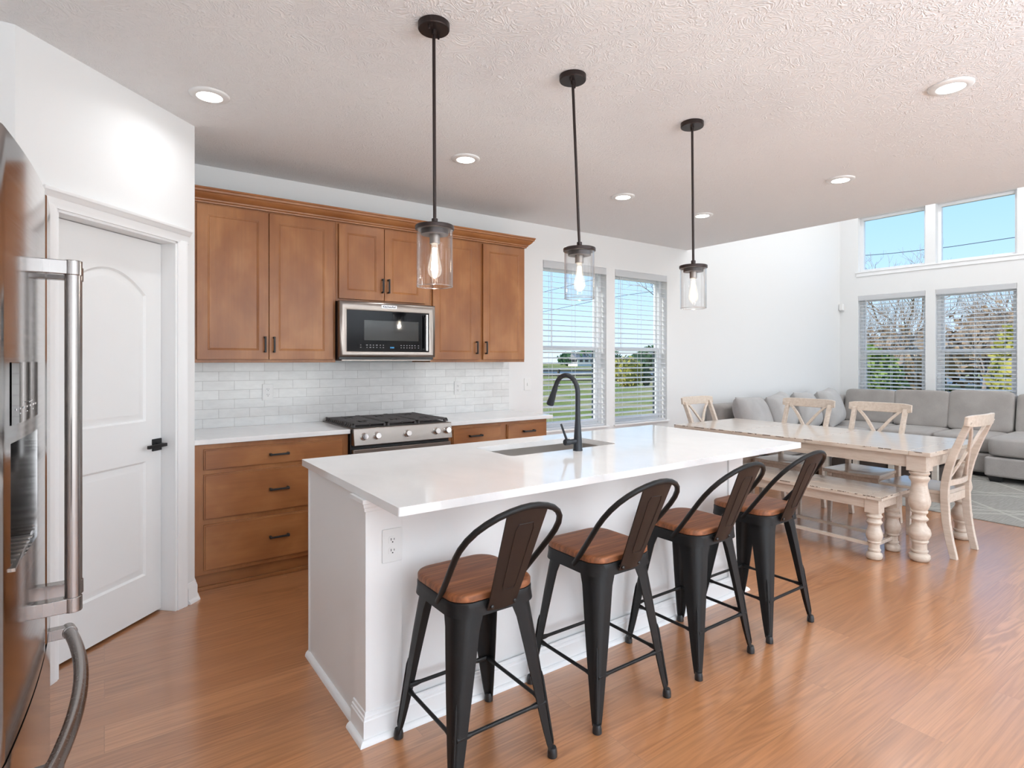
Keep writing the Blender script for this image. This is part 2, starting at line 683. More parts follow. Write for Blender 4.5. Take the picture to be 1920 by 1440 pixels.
WALL = m_wall('wall_paint', (0.80, 0.80, 0.795))
CEIL = m_ceiling()
TRIM = pbr('white_trim', (0.87, 0.87, 0.87), 0.35)
DOORW = pbr('white_door', (0.82, 0.82, 0.815), 0.38)
FLOOR = m_floor()
CAB = m_wood('stained_maple', [(0.28, (0.235, 0.082, 0.025)), (0.5, (0.30, 0.115, 0.036)), (0.72, (0.385, 0.165, 0.058))], (1, 1, 0.6), 4.6, (60, 60, 2.5), 0.07, 0.33)
CABH = m_wood('stained_maple_cross', [(0.28, (0.235, 0.082, 0.025)), (0.5, (0.30, 0.115, 0.036)), (0.72, (0.385, 0.165, 0.058))], (0.6, 1, 1), 4.6, (2.5, 60, 60), 0.07, 0.33)
SEATW = m_wood('walnut_seat', [(0.30, (0.125, 0.040, 0.014)), (0.5, (0.20, 0.066, 0.023)), (0.70, (0.28, 0.10, 0.037))], (0.7, 9, 1), 3.0, (4, 120, 40), 0.42, 0.5)
BLK = pbr('black_metal', (0.018, 0.0175, 0.018), 0.45, 0.3)
STOOLM = None
BRONZE = pbr('dark_bronze', (0.035, 0.024, 0.022), 0.38, 0.6)
FAUCET = pbr('matte_black', (0.022, 0.025, 0.031), 0.34, 0.0, 0.35)
STEEL = m_steel(col=(0.28, 0.245, 0.22), rough=0.30)
FRIDGE = m_steel('fridge_steel', (0.52, 0.50, 0.49), 0.13)
CHROME = pbr('chrome', (0.80, 0.80, 0.80), 0.06, 1.0)
BRUSH = m_steel('brushed_bar', (0.30, 0.275, 0.262), 0.26, (260, 260, 3))
SINKM = m_steel('sink_steel', (0.62, 0.59, 0.56), 0.30, (3, 3, 120))
DARK = pbr('black_plastic', (0.012, 0.012, 0.013), 0.3)
BGLASS = pbr('black_glass', (0.004, 0.004, 0.005), 0.04, 0.0, 0.22)
OVENWIN = pbr('oven_window', (0.028, 0.028, 0.025), 0.04, 0.0, 0.5)
IRON = pbr('cast_iron', (0.052, 0.044, 0.043), 0.55)
QUARTZ = m_quartz()
TILE = m_tile()
ISL = pbr('island_paint', (0.85, 0.845, 0.84), 0.4)
PLASTIC = pbr('white_plastic', (0.80, 0.80, 0.79), 0.3)
SLOT = pbr('dark_slot', (0.02, 0.02, 0.02), 0.6)
VINYL = pbr('white_vinyl', (0.82, 0.83, 0.84), 0.35)
SCREEN = pbr('screen_frame', (0.03, 0.05, 0.065), 0.4)
BLIND = pbr('blind_slat', (0.90, 0.90, 0.905), 0.4)
m_t = BLIND.node_tree
m_o = [n for n in m_t.nodes if n.type == 'OUTPUT_MATERIAL'][0]
m_x = N(m_t, 'MixShader'); m_x.inputs[0].default_value = 0.55
m_l = N(m_t, 'BsdfTranslucent'); m_l.inputs[0].default_value = (0.92, 0.93, 0.95, 1)
m_t.links.new(m_t.nodes['Principled BSDF'].outputs[0], m_x.inputs[1]); m_t.links.new(m_l.outputs[0], m_x.inputs[2]); m_t.links.new(m_x.outputs[0], m_o.inputs[0])
PANE = m_glass('window_glass', (0.97, 0.985, 0.99), 0.0)
SHADE = m_glass('clear_glass', (0.965, 0.965, 0.965), 0.02)
RIMG = m_glass('glass_rim', (0.9, 0.9, 0.9), 0.40, 0.05)
BULBG = m_glass('bulb_glass', (1.0, 0.98, 0.95), 0.05)
g_t = BULBG.node_tree
g_o = [n for n in g_t.nodes if n.type == 'OUTPUT_MATERIAL'][0]
g_s = g_o.inputs[0].links[0].from_socket
g_a = N(g_t, 'AddShader')
g_e = N(g_t, 'Emission'); g_e.inputs[0].default_value = (1.0, 0.93, 0.82, 1); g_e.inputs[1].default_value = 0.22
g_t.links.new(g_s, g_a.inputs[0]); g_t.links.new(g_e.outputs[0], g_a.inputs[1]); g_t.links.new(g_a.outputs[0], g_o.inputs[0])
FILA = m_emit('filament', (1.0, 0.90, 0.74), 45.0)
CANGLOW = m_emit('lamp_lens', (1.0, 0.97, 0.93), 14.0)
SOFA = m_fabric('grey_sofa_fabric', (0.325, 0.30, 0.282), (0.39, 0.36, 0.338))
PILLOW = m_fabric('light_grey_fabric', (0.40, 0.385, 0.375), (0.47, 0.455, 0.445))
RUG = m_rug()
CREAM = m_paint_distressed('cream_paint', -50.0)
CREAMS = m_paint_distressed('cream_chair_seat', -50.0, 0.9)
CREAMT = m_paint_distressed('cream_table_top', 0.765, 0.8)
CREAMB = m_paint_distressed('cream_bench_top', 0.452, 0.4)
GRASS = m_grass()
BARK = pbr('grey_bark', (0.26, 0.20, 0.16), 0.9, 0, 0.1)

m_, t_, b_ = nodes('gunmetal_paint')
b_.inputs['Base Color'].default_value = (0.0095, 0.0088, 0.0088, 1)
b_.inputs['Metallic'].default_value = 0.0
b_.inputs['Specular IOR Level'].default_value = 0.25
b_.inputs['Roughness'].default_value = 0.42
bump(t_, b_, noise(t_, objco(t_), 500, 2), 0.12, 0.001)
STOOLM = m_
m_, t_, b_ = nodes('brown_metal_back')
b_.inputs['Base Color'].default_value = (0.022, 0.0135, 0.0105, 1)
b_.inputs['Metallic'].default_value = 0.0
b_.inputs['Specular IOR Level'].default_value = 0.25
b_.inputs['Roughness'].default_value = 0.42
bump(t_, b_, noise(t_, objco(t_), 500, 2), 0.12, 0.001)
SPLATM = m_

# ------------------------------------------------------------------ the room shell
YB, XW, HC, XE, HU = 4.466, 9.788, 2.742, 5.843, 4.95
XL, YR = -1.05, -3.2
T = 0.16


def wall_cells(mb, us, zs, holes, put):
    """boxes over a (u,z) grid leaving the holes open"""
    us = sorted(set(us)); zs = sorted(set(zs))
    for i in range(len(us) - 1):
        for j in range(len(zs) - 1):
            cu = (us[i] + us[i + 1]) / 2; cz = (zs[j] + zs[j + 1]) / 2
            if any(h[0] < cu < h[1] and h[2] < cz < h[3] for h in holes): continue
            put(us[i], us[i + 1], zs[j], zs[j + 1])


struct(MB().box(XL - T, XW + T, YR, YB + T, -0.12, 0.0).build('floor', FLOOR))
struct(MB().box(XL - T, XE, YR, YB + T, HC, HC + 0.2).build('ceiling', CEIL))
struct(MB().box(XE - 0.1, XW + T, YR, YB + T, HU, HU + 0.2).build('ceiling_upper', CEIL))
struct(MB().box(XE - 0.1, XE, YR, YB, HC + 0.2, HU).build('wall_header', WALL))

BW = [(3.574, 4.461, 0.665, 2.395), (4.592, 5.470, 0.665, 2.395)]
mb = MB()
wall_cells(mb, [XL - T, 3.574, 4.461, 4.592, 5.470, XW + T], [0, 0.665, 2.395, HC], BW, lambda a, b, c, d: mb.box(a, b, YB, YB + T, c, d))
mb.box(XE, XW + T, YB, YB + T, HC, HU)
struct(mb.build('wall_back', WALL))

RY = [(3.274, 4.190), (2.242, 3.149), (1.205, 2.117)]
RH = [(a, b, 0.665, 2.410) for a, b in RY] + [(a, b, 2.79, 3.655) for a, b in RY] + [(-2.6, 0.6, 0.0, 2.30)]
mb = MB()
wall_cells(mb, [YR, -2.6, 0.6, 1.205, 2.117, 2.242, 3.149, 3.274, 4.190, YB], [0, 0.665, 2.30, 2.41, 2.79, 3.655, HU], RH, lambda a, b, c, d: mb.box(XW, XW + T, a, b, c, d))
struct(mb.build('wall_right', WALL))
struct(MB().box(XL - T, XL, YR, YB + T, 0, HC).build('wall_left', WALL))
mb = MB()
RWH = [(a, b, 0.15, 2.45) for a, b in REAR_FILL]  # openings made up to hold the added fill lamps
wall_cells(mb, [XL - T, -0.6, 1.6, 1.75, 3.95, 6.0, 8.5, XW + T], [0, 0.15, 2.45, HU], RWH, lambda a, b, c, d: mb.box(a, b, YR - T, YR, c, d))
struct(mb.build('wall_rear', WALL))

# corner pantry: short wall beside the fridge, diagonal wall with the door, return to the cabinets
A = Vector((-0.2925, 3.0375)); B = Vector((0.4257, 3.7557))
DG = (B - A).normalized(); DL = (B - A).length
NG = Vector((DG.y, -DG.x))                       # towards the room


def dg(s, n, z):
    p = A + DG * s + NG * n
    return (p.x, p.y, z)


S0, S1, DTOP = 0.165, 0.880, 2.050
mb = MB()
def dbox(mb, s0, s1, n0, n1, z0, z1):
    mb.add([dg(s0, n0, z0), dg(s1, n0, z0), dg(s1, n1, z0), dg(s0, n1, z0), dg(s0, n0, z1), dg(s1, n0, z1), dg(s1, n1, z1), dg(s0, n1, z1)],
           [(0, 3, 2, 1), (4, 5, 6, 7), (0, 1, 5, 4), (1, 2, 6, 5), (2, 3, 7, 6), (3, 0, 4, 7)])
TW = 0.12
dbox(mb, 0, S0, -TW, 0, 0, HC); dbox(mb, S1, DL, -TW, 0, 0, HC); dbox(mb, S0, S1, -TW, 0, DTOP, HC)
struct(mb.build('wall_diagonal', WALL))
struct(MB().box(XL, A.x, A.y, A.y + 0.12, 0, HC).build('wall_pantry', WALL))
struct(MB().box(B.x - 0.12, B.x, B.y, YB, 0, HC).build('wall_return', WALL))

BASEP = [(0, 0), (0.028, 0), (0.028, 0.006), (0.022, 0.018), (0.014, 0.022), (0.014, 0.085), (0.011, 0.095), (0.007, 0.10), (0.006, 0.112), (0, 0.114)]
mb = MB()
mb.mold([dg(0.949, 0, 0)[:2], dg(DL, 0, 0)[:2], (B.x, 3.83)], BASEP, -1)
mb.mold([dg(0.0, 0, 0)[:2], dg(0.085, 0, 0)[:2]], BASEP, -1)
struct(mb.build('baseboard_pantry', TRIM))
mb = MB()
mb.mold([(3.13, YB), (XW, YB), (XW, 0.62)], BASEP, -1)
struct(mb.build('baseboard_back', TRIM))

# pantry door
dr = sempty('door_1', dg(0.52, 0, 0))
NJ = -0.085
mb = MB()
dbox(mb, S0 - 0.0, S0 + 0.018, -TW, 0.004, 0, DTOP); dbox(mb, S1 - 0.018, S1, -TW, 0.004, 0, DTOP); dbox(mb, S0, S1, -TW, 0.004, DTOP - 0.018, DTOP)
mb.build('jamb', TRIM, dr, bevel=0.001)


def casing_strip(mb, s0, s1, inner_right):
    # flat board with two raised beads, standing
    prof = [(0, 0), (0, 0.010), (0.010, 0.012), (0.014, 0.012), (0.020, 0.015), (0.040, 0.017), (0.046, 0.021), (0.062, 0.021), (0.068, 0.016), (0.068, 0)]
    pts = [((s0 + q) if inner_right else (s1 - q), n) for q, n in prof]
    mb.loft([[dg(s, n, z) for s, n in pts] for z in (0.0, DTOP + 0.005)])


mb = MB()
casing_strip(mb, S1 - 0.006, S1 + 0.062, True)
casing_strip(mb, S0 - 0.062, S0 + 0.006, False)
hd = [(0, DTOP - 0.006), (0.012, DTOP - 0.006), (0.015, DTOP + 0.014), (0.018, DTOP + 0.022), (0.018, DTOP + 0.036), (0.026, DTOP + 0.042), (0.030, DTOP + 0.054), (0.038, DTOP + 0.060), (0.040, DTOP + 0.068), (0.040, DTOP + 0.074), (0, DTOP + 0.074)]
mb.loft([[dg(s, n, z) for n, z in hd] for s in (S0 - 0.075, S1 + 0.075)])
mb.build('casing', TRIM, dr, bevel=0.0008)


def arch_poly(u0, u1, v0, v1, rise, n=16):
    pts = [(u0, v0), (u1, v0), (u1, v1)]
    w = u1 - u0
    for i in range(1, n):
        q = i / n
        pts.append((u1 - w * q, v1 + rise * (1 - (2 * q - 1) ** 2)))
    pts.append((u0, v1))
    return pts


D0, D1 = S0 + 0.020, S1 - 0.020
dmap = lambda u, v, n: dg(u, NJ + n, v)
pp = [(0, 0), (0.010, -0.009), (0.018, -0.009), (0.040, -0.002), (0.046, -0.002)]
mb = plate(rect(D0, D1, 0.014, DTOP - 0.021), [arch_poly(D0 + 0.105, D1 - 0.105, 1.06, 1.735, 0.115), rect(D0 + 0.105, D1 - 0.105, 0.235, 0.845)], pp, 0.034, dmap)
panel = mb.build('door_panel', DOORW, dr, angle=20)
mb = MB()
hc = 0.925
dbox(mb, 0.795, 0.858, NJ, NJ + 0.008, hc - 0.033, hc + 0.033)
lv = mb
lv.tube([dg(0.827, NJ + 0.006, hc), dg(0.827, NJ + 0.050, hc)], [0.013, 0.010], 12)
lv.bar(dg(0.842, NJ + 0.050, hc), dg(0.715, NJ + 0.050, hc), 0.014, 0.018)
lv.build('lever_handle', BLK, dr, bevel=0.002)


# ------------------------------------------------------------------ windows and blinds
def window(name, mp, u0, u1, z0, z1, hung=True, lip=True):
    """mp(u, d, z): u along the wall, d outwards from the inner wall face"""
    w = sempty(name, mp((u0 + u1) / 2, 0.10, z0))
    def bx(m, a, b, d0, d1, c, e):
        p = mp(a, d0, c); q = mp(b, d1, e)
        m.box(p[0], q[0], p[1], q[1], p[2], q[2])
    fr = 0.042
    m = MB()
    d0, d1 = 0.085, 0.155
    bx(m, u0, u0 + fr, d0, d1, z0, z1); bx(m, u1 - fr, u1, d0, d1, z0, z1)
    bx(m, u0 + fr, u1 - fr, d0, d1, z0, z0 + fr); bx(m, u0 + fr, u1 - fr, d0, d1, z1 - fr, z1)
    m.build('frame', VINYL, w, bevel=0.002)
    if hung:
        zm = z0 + (z1 - z0) * 0.49
        sw = 0.036
        m = MB()
        a, b = u0 + fr, u1 - fr
        for (c, e, dd) in ((z0 + fr, zm + 0.025, 0.095), (zm - 0.02, z1 - fr, 0.122)):
            s_ = sw if dd < 0.11 else 0.024
            bx(m, a, a + s_, dd, dd + 0.026, c, e); bx(m, b - s_, b, dd, dd + 0.026, c, e)
            bx(m, a + s_, b - s_, dd, dd + 0.026, c, c + 0.042); bx(m, a + s_, b - s_, dd, dd + 0.026, e - 0.042, e)
        m.build('sash', VINYL, w, bevel=0.002)
        m = MB()
        bx(m, a + sw, b - sw, 0.107, 0.110, z0 + fr + 0.042, zm - 0.017)
        m.build('pane', PANE, w, smooth=False)
        m = MB()
        bx(m, a + 0.024, b - 0.024, 0.134, 0.137, zm + 0.022, z1 - fr - 0.042)
        m.build('pane', PANE, w, smooth=False)
        m = MB()
        for (p, q) in ((a + 0.002, a + 0.026), (b - 0.026, b - 0.002)):
            bx(m, p, q, 0.150, 0.162, z0 + fr, zm)
        bx(m, a + 0.02, b - 0.02, 0.150, 0.162, z0 + fr, z0 + fr + 0.02)
        m.build('insect_screen_frame', SCREEN, w)
    else:
        m = MB()
        bx(m, u0 + fr, u1 - fr, 0.118, 0.122, z0 + fr, z1 - fr)
        m.build('pane', PANE, w, smooth=False)
    return w


bmap = lambda u, d, z: (u, YB + d, z)
rmap = lambda u, d, z: (XW + d, u, z)
window('window_1', bmap, *BW[0]); window('window_2', bmap, *BW[1])
k = 3
for (a, b) in RY:
    window('window_%d' % k, rmap, a, b, 0.665, 2.41); k += 1
for (a, b) in RY:
    window('window_%d' % k, rmap, a, b, 2.79, 3.655, False); k += 1
dw = sempty('door_2', (XW, -1.0, 0))  # unseen patio door, added to let more daylight in
m = MB()
for (a, b) in ((-2.6, -2.5), (-1.05, -0.95), (0.5, 0.6)):
    m.box(XW + 0.05, XW + 0.13, a, b, 0, 2.30)
m.box(XW + 0.05, XW + 0.13, -2.5, 0.5, 0, 0.08); m.box(XW + 0.05, XW + 0.13, -2.5, 0.5, 2.2, 2.30)
m.build('frame', VINYL, dw)
m = MB(); m.box(XW + 0.088, XW + 0.092, -2.5, -1.05, 0.08, 2.2); m.box(XW + 0.088, XW + 0.092, -0.95, 0.5, 0.08, 2.2)
m.build('pane', PANE, dw, smooth=False)
# sills
m = MB()
for (a, b, c, d) in BW:
    m.box(a - 0.025, b + 0.025, YB - 0.028, YB + 0.09, c - 0.004, c + 0.014)
struct(m.build('trim_1', TRIM, bevel=0.003))
m = MB()
for (a, b) in RY:
    m.box(XW - 0.028, XW + 0.09, a - 0.025, b + 0.025, 0.661, 0.679)
struct(m.build('trim_2', TRIM, bevel=0.003))
struct(MB().box(XW - 0.022, XW + 0.09, 1.17, 4.225, 2.772, 2.792).box(XW - 0.012, XW, 1.18, 4.215, 2.715, 2.772).build('trim_3', TRIM, bevel=0.003))


def blind(mp, u0, u1, z0, z1, label, wand_at, tilt=11):
    t = thing('window_blind', label, 'blind', mp((u0 + u1) / 2, 0.04, z1), 'white slatted window blinds')
    def bx(m, a, b, d0, d1, c, e):
        p = mp(a, d0, c); q = mp(b, d1, e)
        m.box(p[0], q[0], p[1], q[1], p[2], q[2])
    a, b = u0 + 0.008, u1 - 0.008
    m = MB(); bx(m, a, b, 0.012, 0.066, z1 - 0.052, z1 - 0.002)
    hr = m.build('headrail', BLIND, t, bevel=0.002)
    m = MB(); bx(m, a - 0.004, b + 0.004, -0.006, 0.006, z1 - 0.075, z1 - 0.002)
    m.build('valance', BLIND, t, bevel=0.003)
    m = MB()
    tilt = R(tilt)
    z = z1 - 0.095
    hw = 0.0315
    while z > z0 + 0.052:
        dc, ds = hw * math.cos(tilt), hw * math.sin(tilt)
        n_ = 0.0014
        sec = [(0.040 - dc, z - ds - n_), (0.040, z + 0.0015 - n_), (0.040 + dc, z + ds - n_), (0.040 + dc, z + ds + n_), (0.040, z + 0.0015 + n_), (0.040 - dc, z - ds + n_)]
        m.loft([[mp(u, d, zz) for d, zz in sec] for u in (a + 0.004, b - 0.004)])
        z -= 0.0555
    m.build('slats', BLIND, t, angle=25)
    m = MB(); bx(m, a + 0.003, b - 0.003, 0.015, 0.065, z0 + 0.018, z0 + 0.034)
    m.build('bottom_rail', BLIND, t, bevel=0.004)
    m = MB()
    w = b - a
    for q in (0.14, 0.5, 0.86):
        for d in (0.012, 0.068):
            bx(m, a + w * q - 0.0012, a + w * q + 0.0012, d - 0.001, d + 0.001, z0 + 0.03, z1 - 0.05)
    m.build('ladder_cord', BLIND, t)
    m = MB(); m.tube([mp(wand_at, -0.004, z1 - 0.06), mp(wand_at, -0.010, z1 - 0.42), mp(wand_at, -0.012, z1 - 0.86)], [0.003, 0.003, 0.005], 6)
    m.build('wand', BLIND, t)
    return t


blind(bmap, *BW[0], 'white slatted blind on the window beside the wood cabinets, behind the faucet', BW[0][0] + 0.10)
blind(bmap, *BW[1], 'white slatted blind on the kitchen window just beyond the faucet, nearer the sofa', BW[1][0] + 0.08)
blind(rmap, RY[0][0], RY[0][1], 0.665, 2.41, 'white slatted blind above the sofa, on the window nearest the room corner', RY[0][1] - 0.12, 17)
blind(rmap, RY[1][0], RY[1][1], 0.665, 2.41, 'white slatted blind above the sofa, on the window farther from the room corner', RY[1][1] - 0.12, 17)

# ------------------------------------------------------------------ kitchen cabinets along the back wall
YU = 4.136      # upper face frame
YL = 3.855      # base face frame
DPROF = [(0, 0), (0.0035, -0.0035), (0.007, -0.0035), (0.012, -0.0075), (0.018, -0.0075)]


def pull(parent, p, length, vertical, name='handle'):
    """black bar pull; p is its middle on the door face (faces -y)"""
    m = MB()
    x, y, z = p
    h = length / 2
    if vertical:
        m.box(x - 0.006, x + 0.006, y - 0.034, y - 0.024, z - h, z + h)
        for s in (-1, 1): m.box(x - 0.006, x + 0.006, y - 0.026, y, z + s * (h - 0.006) - 0.006, z + s * (h - 0.006) + 0.006)
    else:
        m.box(x - h, x + h, y - 0.034, y - 0.024, z - 0.006, z + 0.006)
        for s in (-1, 1): m.box(x + s * (h - 0.006) - 0.007, x + s * (h - 0.006) + 0.007, y - 0.030, y, z - 0.008, z + 0.008)
    return m.build(name, BLK, parent, bevel=0.0025)


def cab_door(parent, x0, x1, z0, z1, yf, hx=None, hz=None):
    """framed door with a flat recessed panel, front at y = yf"""
    mp = lambda u, v, n: (u, yf - n, v)
    f = 0.062
    d = plate(rect(x0, x1, z0, z1), [rect(x0 + f, x1 - f, z0 + f, z1 - f)], DPROF, 0.020, mp).build('door', CAB, parent, bevel=0.0018, angle=25)
    if hx is not None: pull(d, (hx, yf, hz), 0.108, True)
    return d


def drawer(parent, x0, x1, z0, z1, yf, hx):
    mp = lambda u, v, n: (u, yf - n, v)
    m = plate(rect(x0 + 0.008, x1 - 0.008, z0 + 0.008, z1 - 0.008), [], DPROF, 0.010, mp)
    m.box(x0, x1, yf + 0.007, yf + 0.020, z0, z1)
    d = m.build('drawer', CABH, parent, bevel=0.0018, angle=25)
    pull(d, (hx, yf, (z0 + z1) / 2 + (0.0 if z1 - z0 < 0.2 else 0.004)), 0.118, False)
    return d


def cab_body(parent, x0, x1, y0, y1, z0, z1, mat=None):
    return MB().box(x0, x1, y0, y1, z0, z1).build('carcass', mat or CAB, parent, bevel=0.0015)


ZB, ZT = 1.372, 2.405
up1 = thing('wall_cabinet', 'tall two-door wood wall cabinet left of the microwave, next to the pantry wall', 'cabinet', (0.9, 4.3, ZB), 'wood wall cabinets')
cab_body(up1, 0.445, 1.372, YU, YB - 0.002, ZB, ZT)
cab_door(up1, 0.478, 0.909, 1.393, 2.388, YU - 0.021, 0.883, 1.494)
cab_door(up1, 0.913, 1.350, 1.393, 2.388, YU - 0.021, 0.941, 1.494)
up2 = thing('wall_cabinet', 'short two-door wood wall cabinet directly over the microwave', 'cabinet', (1.76, 4.3, 1.822), 'wood wall cabinets')
cab_body(up2, 1.373, 2.142, YU, YB - 0.002, 1.822, ZT)
cab_door(up2, 1.392, 1.740, 1.840, 2.388, YU - 0.021, 1.724, 1.952)
cab_door(up2, 1.744, 2.090, 1.840, 2.388, YU - 0.021, 1.772, 1.952)
up3 = thing('wall_cabinet', 'tall two-door wood wall cabinet right of the microwave, nearest the windows', 'cabinet', (2.62, 4.3, ZB), 'wood wall cabinets')
cab_body(up3, 2.143, 3.094, YU, YB - 0.002, ZB, ZT)
cab_door(up3, 2.158, 2.586, 1.393, 2.388, YU - 0.021, 2.568, 1.494)
cab_door(up3, 2.640, 3.080, 1.393, 2.388, YU - 0.021, 2.662, 1.494)

CRP = [(0, 2.400), (0.012, 2.400), (0.014, 2.410), (0.022, 2.414), (0.024, 2.424), (0.030, 2.427), (0.040, 2.436), (0.052, 2.448), (0.056, 2.458), (0.064, 2.461), (0.066, 2.474), (0.072, 2.478), (0.072, 2.488), (0, 2.488)]
m = MB()
m.mold([(B.x + 0.002, YU - 0.004), (3.096, YU - 0.004), (3.096, YB - 0.002)], CRP, -1)
tag(m.build('crown_moulding', CABH, bevel=0.0008, angle=25), 'stained wood crown moulding running along the top of the wall cabinets', 'moulding')
# light rails are part of the carcass bottoms; base units next
bc1 = thing('base_cabinet', 'three-drawer wood base cabinet left of the gas range', 'cabinet', (0.9, 4.15, 0), 'wood base cabinets')
cab_body(bc1, 0.432, 1.366, YL, YB - 0.002, 0.10, 0.883)
m = MB(); m.box(0.432, 1.366, YL + 0.035, YL + 0.055, 0, 0.10); m.box(0.432, 1.366, YL + 0.020, YL + 0.035, 0, 0.022)
m.build('toe_kick', CABH, bc1, bevel=0.002)
drawer(bc1, 0.483, 1.330, 0.728, 0.853, YL - 0.018, 0.910)
drawer(bc1, 0.483, 1.330, 0.430, 0.702, YL - 0.018, 0.910)
drawer(bc1, 0.483, 1.330, 0.125, 0.400, YL - 0.018, 0.910)
bc2 = thing('base_cabinet', 'two-drawer wood base cabinet right of the range, ending at the window', 'cabinet', (2.64, 4.15, 0), 'wood base cabinets')
cab_body(bc2, 2.152, 3.125, YL, YB - 0.002, 0.10, 0.883)
m = MB(); m.box(2.152, 3.125, YL + 0.035, YL + 0.055, 0, 0.10); m.box(2.152, 3.125, YL + 0.020, YL + 0.035, 0, 0.022)
m.build('toe_kick', CABH, bc2, bevel=0.002)
drawer(bc2, 2.180, 2.640, 0.728, 0.858, YL - 0.018, 2.385)
drawer(bc2, 2.697, 3.110, 0.728, 0.858, YL - 0.018, 2.912)
cab_door(bc2, 2.180, 2.640, 0.125, 0.700, YL - 0.021, 2.61, 0.62)
cab_door(bc2, 2.697, 3.110, 0.125, 0.700, YL - 0.021, 2.73, 0.62)

tag(MB().box(B.x + 0.001, 1.372, 3.822, YB - 0.002, 0.884, 0.914).build('countertop', QUARTZ, bevel=0.003), 'white quartz countertop over the three-drawer base cabinet, left of the range', 'countertop', 'white quartz countertops')
tag(MB().box(2.149, 3.172, 3.822, YB - 0.002, 0.884, 0.914).build('countertop', QUARTZ, bevel=0.003), 'white quartz countertop between the range and the window', 'countertop', 'white quartz countertops')
tag(MB().box(B.x + 0.001, 3.150, YB - 0.010, YB - 0.001, 0.914, 1.372).build('tile_backsplash', TILE), 'glossy white subway tile backsplash between counters and wall cabinets', 'backsplash', kind='structure')


def outlet(label, mp, u, v, loc, w=0.076, h=0.120, switch=False):
    t = thing('light_switch' if switch else 'wall_outlet', label, 'switch' if switch else 'outlet', loc, None if switch else 'white wall outlets')
    pts = rrect(u - w / 2, u + w / 2, v - h / 2, v + h / 2, 0.004, 2)
    plate(pts, [], DPROF, 0.005, lambda a, b, n: mp(a, b, n + 0.005)).build('cover_plate', PLASTIC, t, bevel=0.001)
    if switch:
        mb = MB()
        p = rrect(u - 0.006, u + 0.006, v - 0.014, v + 0.014, 0.002, 2)
        plate(p, [], DPROF, 0.012, lambda a, b, n: mp(a, b, n + 0.012)).build('toggle', PLASTIC, t)
        return t
    for dv in (-0.020, 0.020):
        f = plate(rrect(u - 0.0165, u + 0.0165, v + dv - 0.0145, v + dv + 0.0145, 0.010, 5), [], DPROF, 0.004, lambda a, b, n: mp(a, b, n + 0.007)).build('receptacle', PLASTIC, t)
        m = MB()
        for (a, b, ww, hh) in ((-0.006, 0.003, 0.0011, 0.0045), (0.006, 0.003, 0.0011, 0.0035)):
            q = plate(rect(u + a - ww, u + a + ww, v + dv + b - hh, v + dv + b + hh), [], DPROF, 0.002, lambda aa, bb, n: mp(aa, bb, n + 0.0075))
            m.add(q.v, q.f)
        q = plate(rrect(u - 0.0026, u + 0.0026, v + dv - 0.0095, v + dv - 0.0050, 0.002, 3), [], DPROF, 0.002, lambda aa, bb, n: mp(aa, bb, n + 0.0075))
        m.add(q.v, q.f)
        m.build('slots', SLOT, f)
    return t


wmap = lambda yy: (lambda a, b, n: (a, yy - n, b))
outlet('white outlet on the tile backsplash above the left countertop', wmap(YB - 0.010), 0.978, 1.153, (0.978, YB - 0.01, 1.153))
outlet('white outlet on the tile backsplash right of the range', wmap(YB - 0.010), 2.585, 1.138, (2.585, YB - 0.01, 1.138))
outlet('white light switch on the wall between the tile and the first window', wmap(YB), 3.376, 1.152, (3.376, YB, 1.152), switch=True)

# ------------------------------------------------------------------ microwave
mw = thing('microwave', 'stainless over-range microwave with black glass door and steel handle', 'microwave', (1.757, 4.2, 1.39))
X0, X1, Z0, Z1, YF = 1.372, 2.142, 1.412, 1.820, 4.046
MB().box(1.378, 2.137, 4.075, YB - 0.004, 1.392, 1.820).build('body', DARK, mw, bevel=0.003)
# door frame: shallow convex stainless surround
mb = MB()
fo = rect(X0, X1, Z0, Z1)
rings = []
for o, d in ((0.0, 0.030), (0.0, 0.006), (0.004, 0.0), (0.026, -0.004), (0.050, -0.002), (0.056, 0.004)):
    rings.append([(u, YF + d, v) for u, v in [(X0 + o * 1.0, Z0 + o * 0.75), (X1 - o, Z0 + o * 0.75), (X1 - o, Z1 - o * 1.2), (X0 + o, Z1 - o * 1.2)]])
mb.loft(rings, cap=False)
mb.build('door_frame', STEEL, mw, angle=50)
# the lower rim is narrower than the upper one, so the black glass sits low
MB().box(X0 + 0.05, X1 - 0.05, YF + 0.002, YF + 0.020, Z0 + 0.036, Z1 - 0.062).build('door_glass', BGLASS, mw)
MB().box(1.556, 1.996, YF + 0.0008, YF + 0.004, 1.535, 1.684).build('window', OVENWIN, mw)
mb = MB()
mb.tube([(2.052, YF - 0.030, 1.462), (2.052, YF - 0.030, 1.742)], 0.011, 14)
mb.bar((2.052, YF - 0.030, 1.732), (2.052, YF + 0.004, 1.732), 0.020, 0.016)
mb.bar((2.052, YF - 0.030, 1.472), (2.052, YF + 0.004, 1.472), 0.020, 0.016)
mb.build('handle', CHROME, mw)
mb = MB()
random.seed(4)
ICON = pbr('control_icons', (0.42, 0.42, 0.42), 0.5)
for x in (1.530, 1.578, 1.604, 1.628, 1.654, 1.682, 1.706, 1.850, 1.874, 1.898, 1.920, 1.942, 1.966, 1.996):
    for z in (1.483, 1.500):
        w = random.choice((0.004, 0.006, 0.003, 0.009))
        mb.box(x - w / 2 - 0.002, x + w / 2 + 0.002, YF + 0.0012, YF + 0.003, z - 0.0018, z + 0.0018)
mb.build('control_marks', ICON, mw)
mb = MB()
for (x0, x1) in ((1.762, 1.769), (1.771, 1.773), (1.776, 1.783), (1.785, 1.792)):
    mb.box(x0, x1, YF + 0.001, YF + 0.003, 1.478, 1.488)
mb.build('clock_display', m_emit('blue_digits', (0.12, 0.45, 0.9), 0.9), mw)
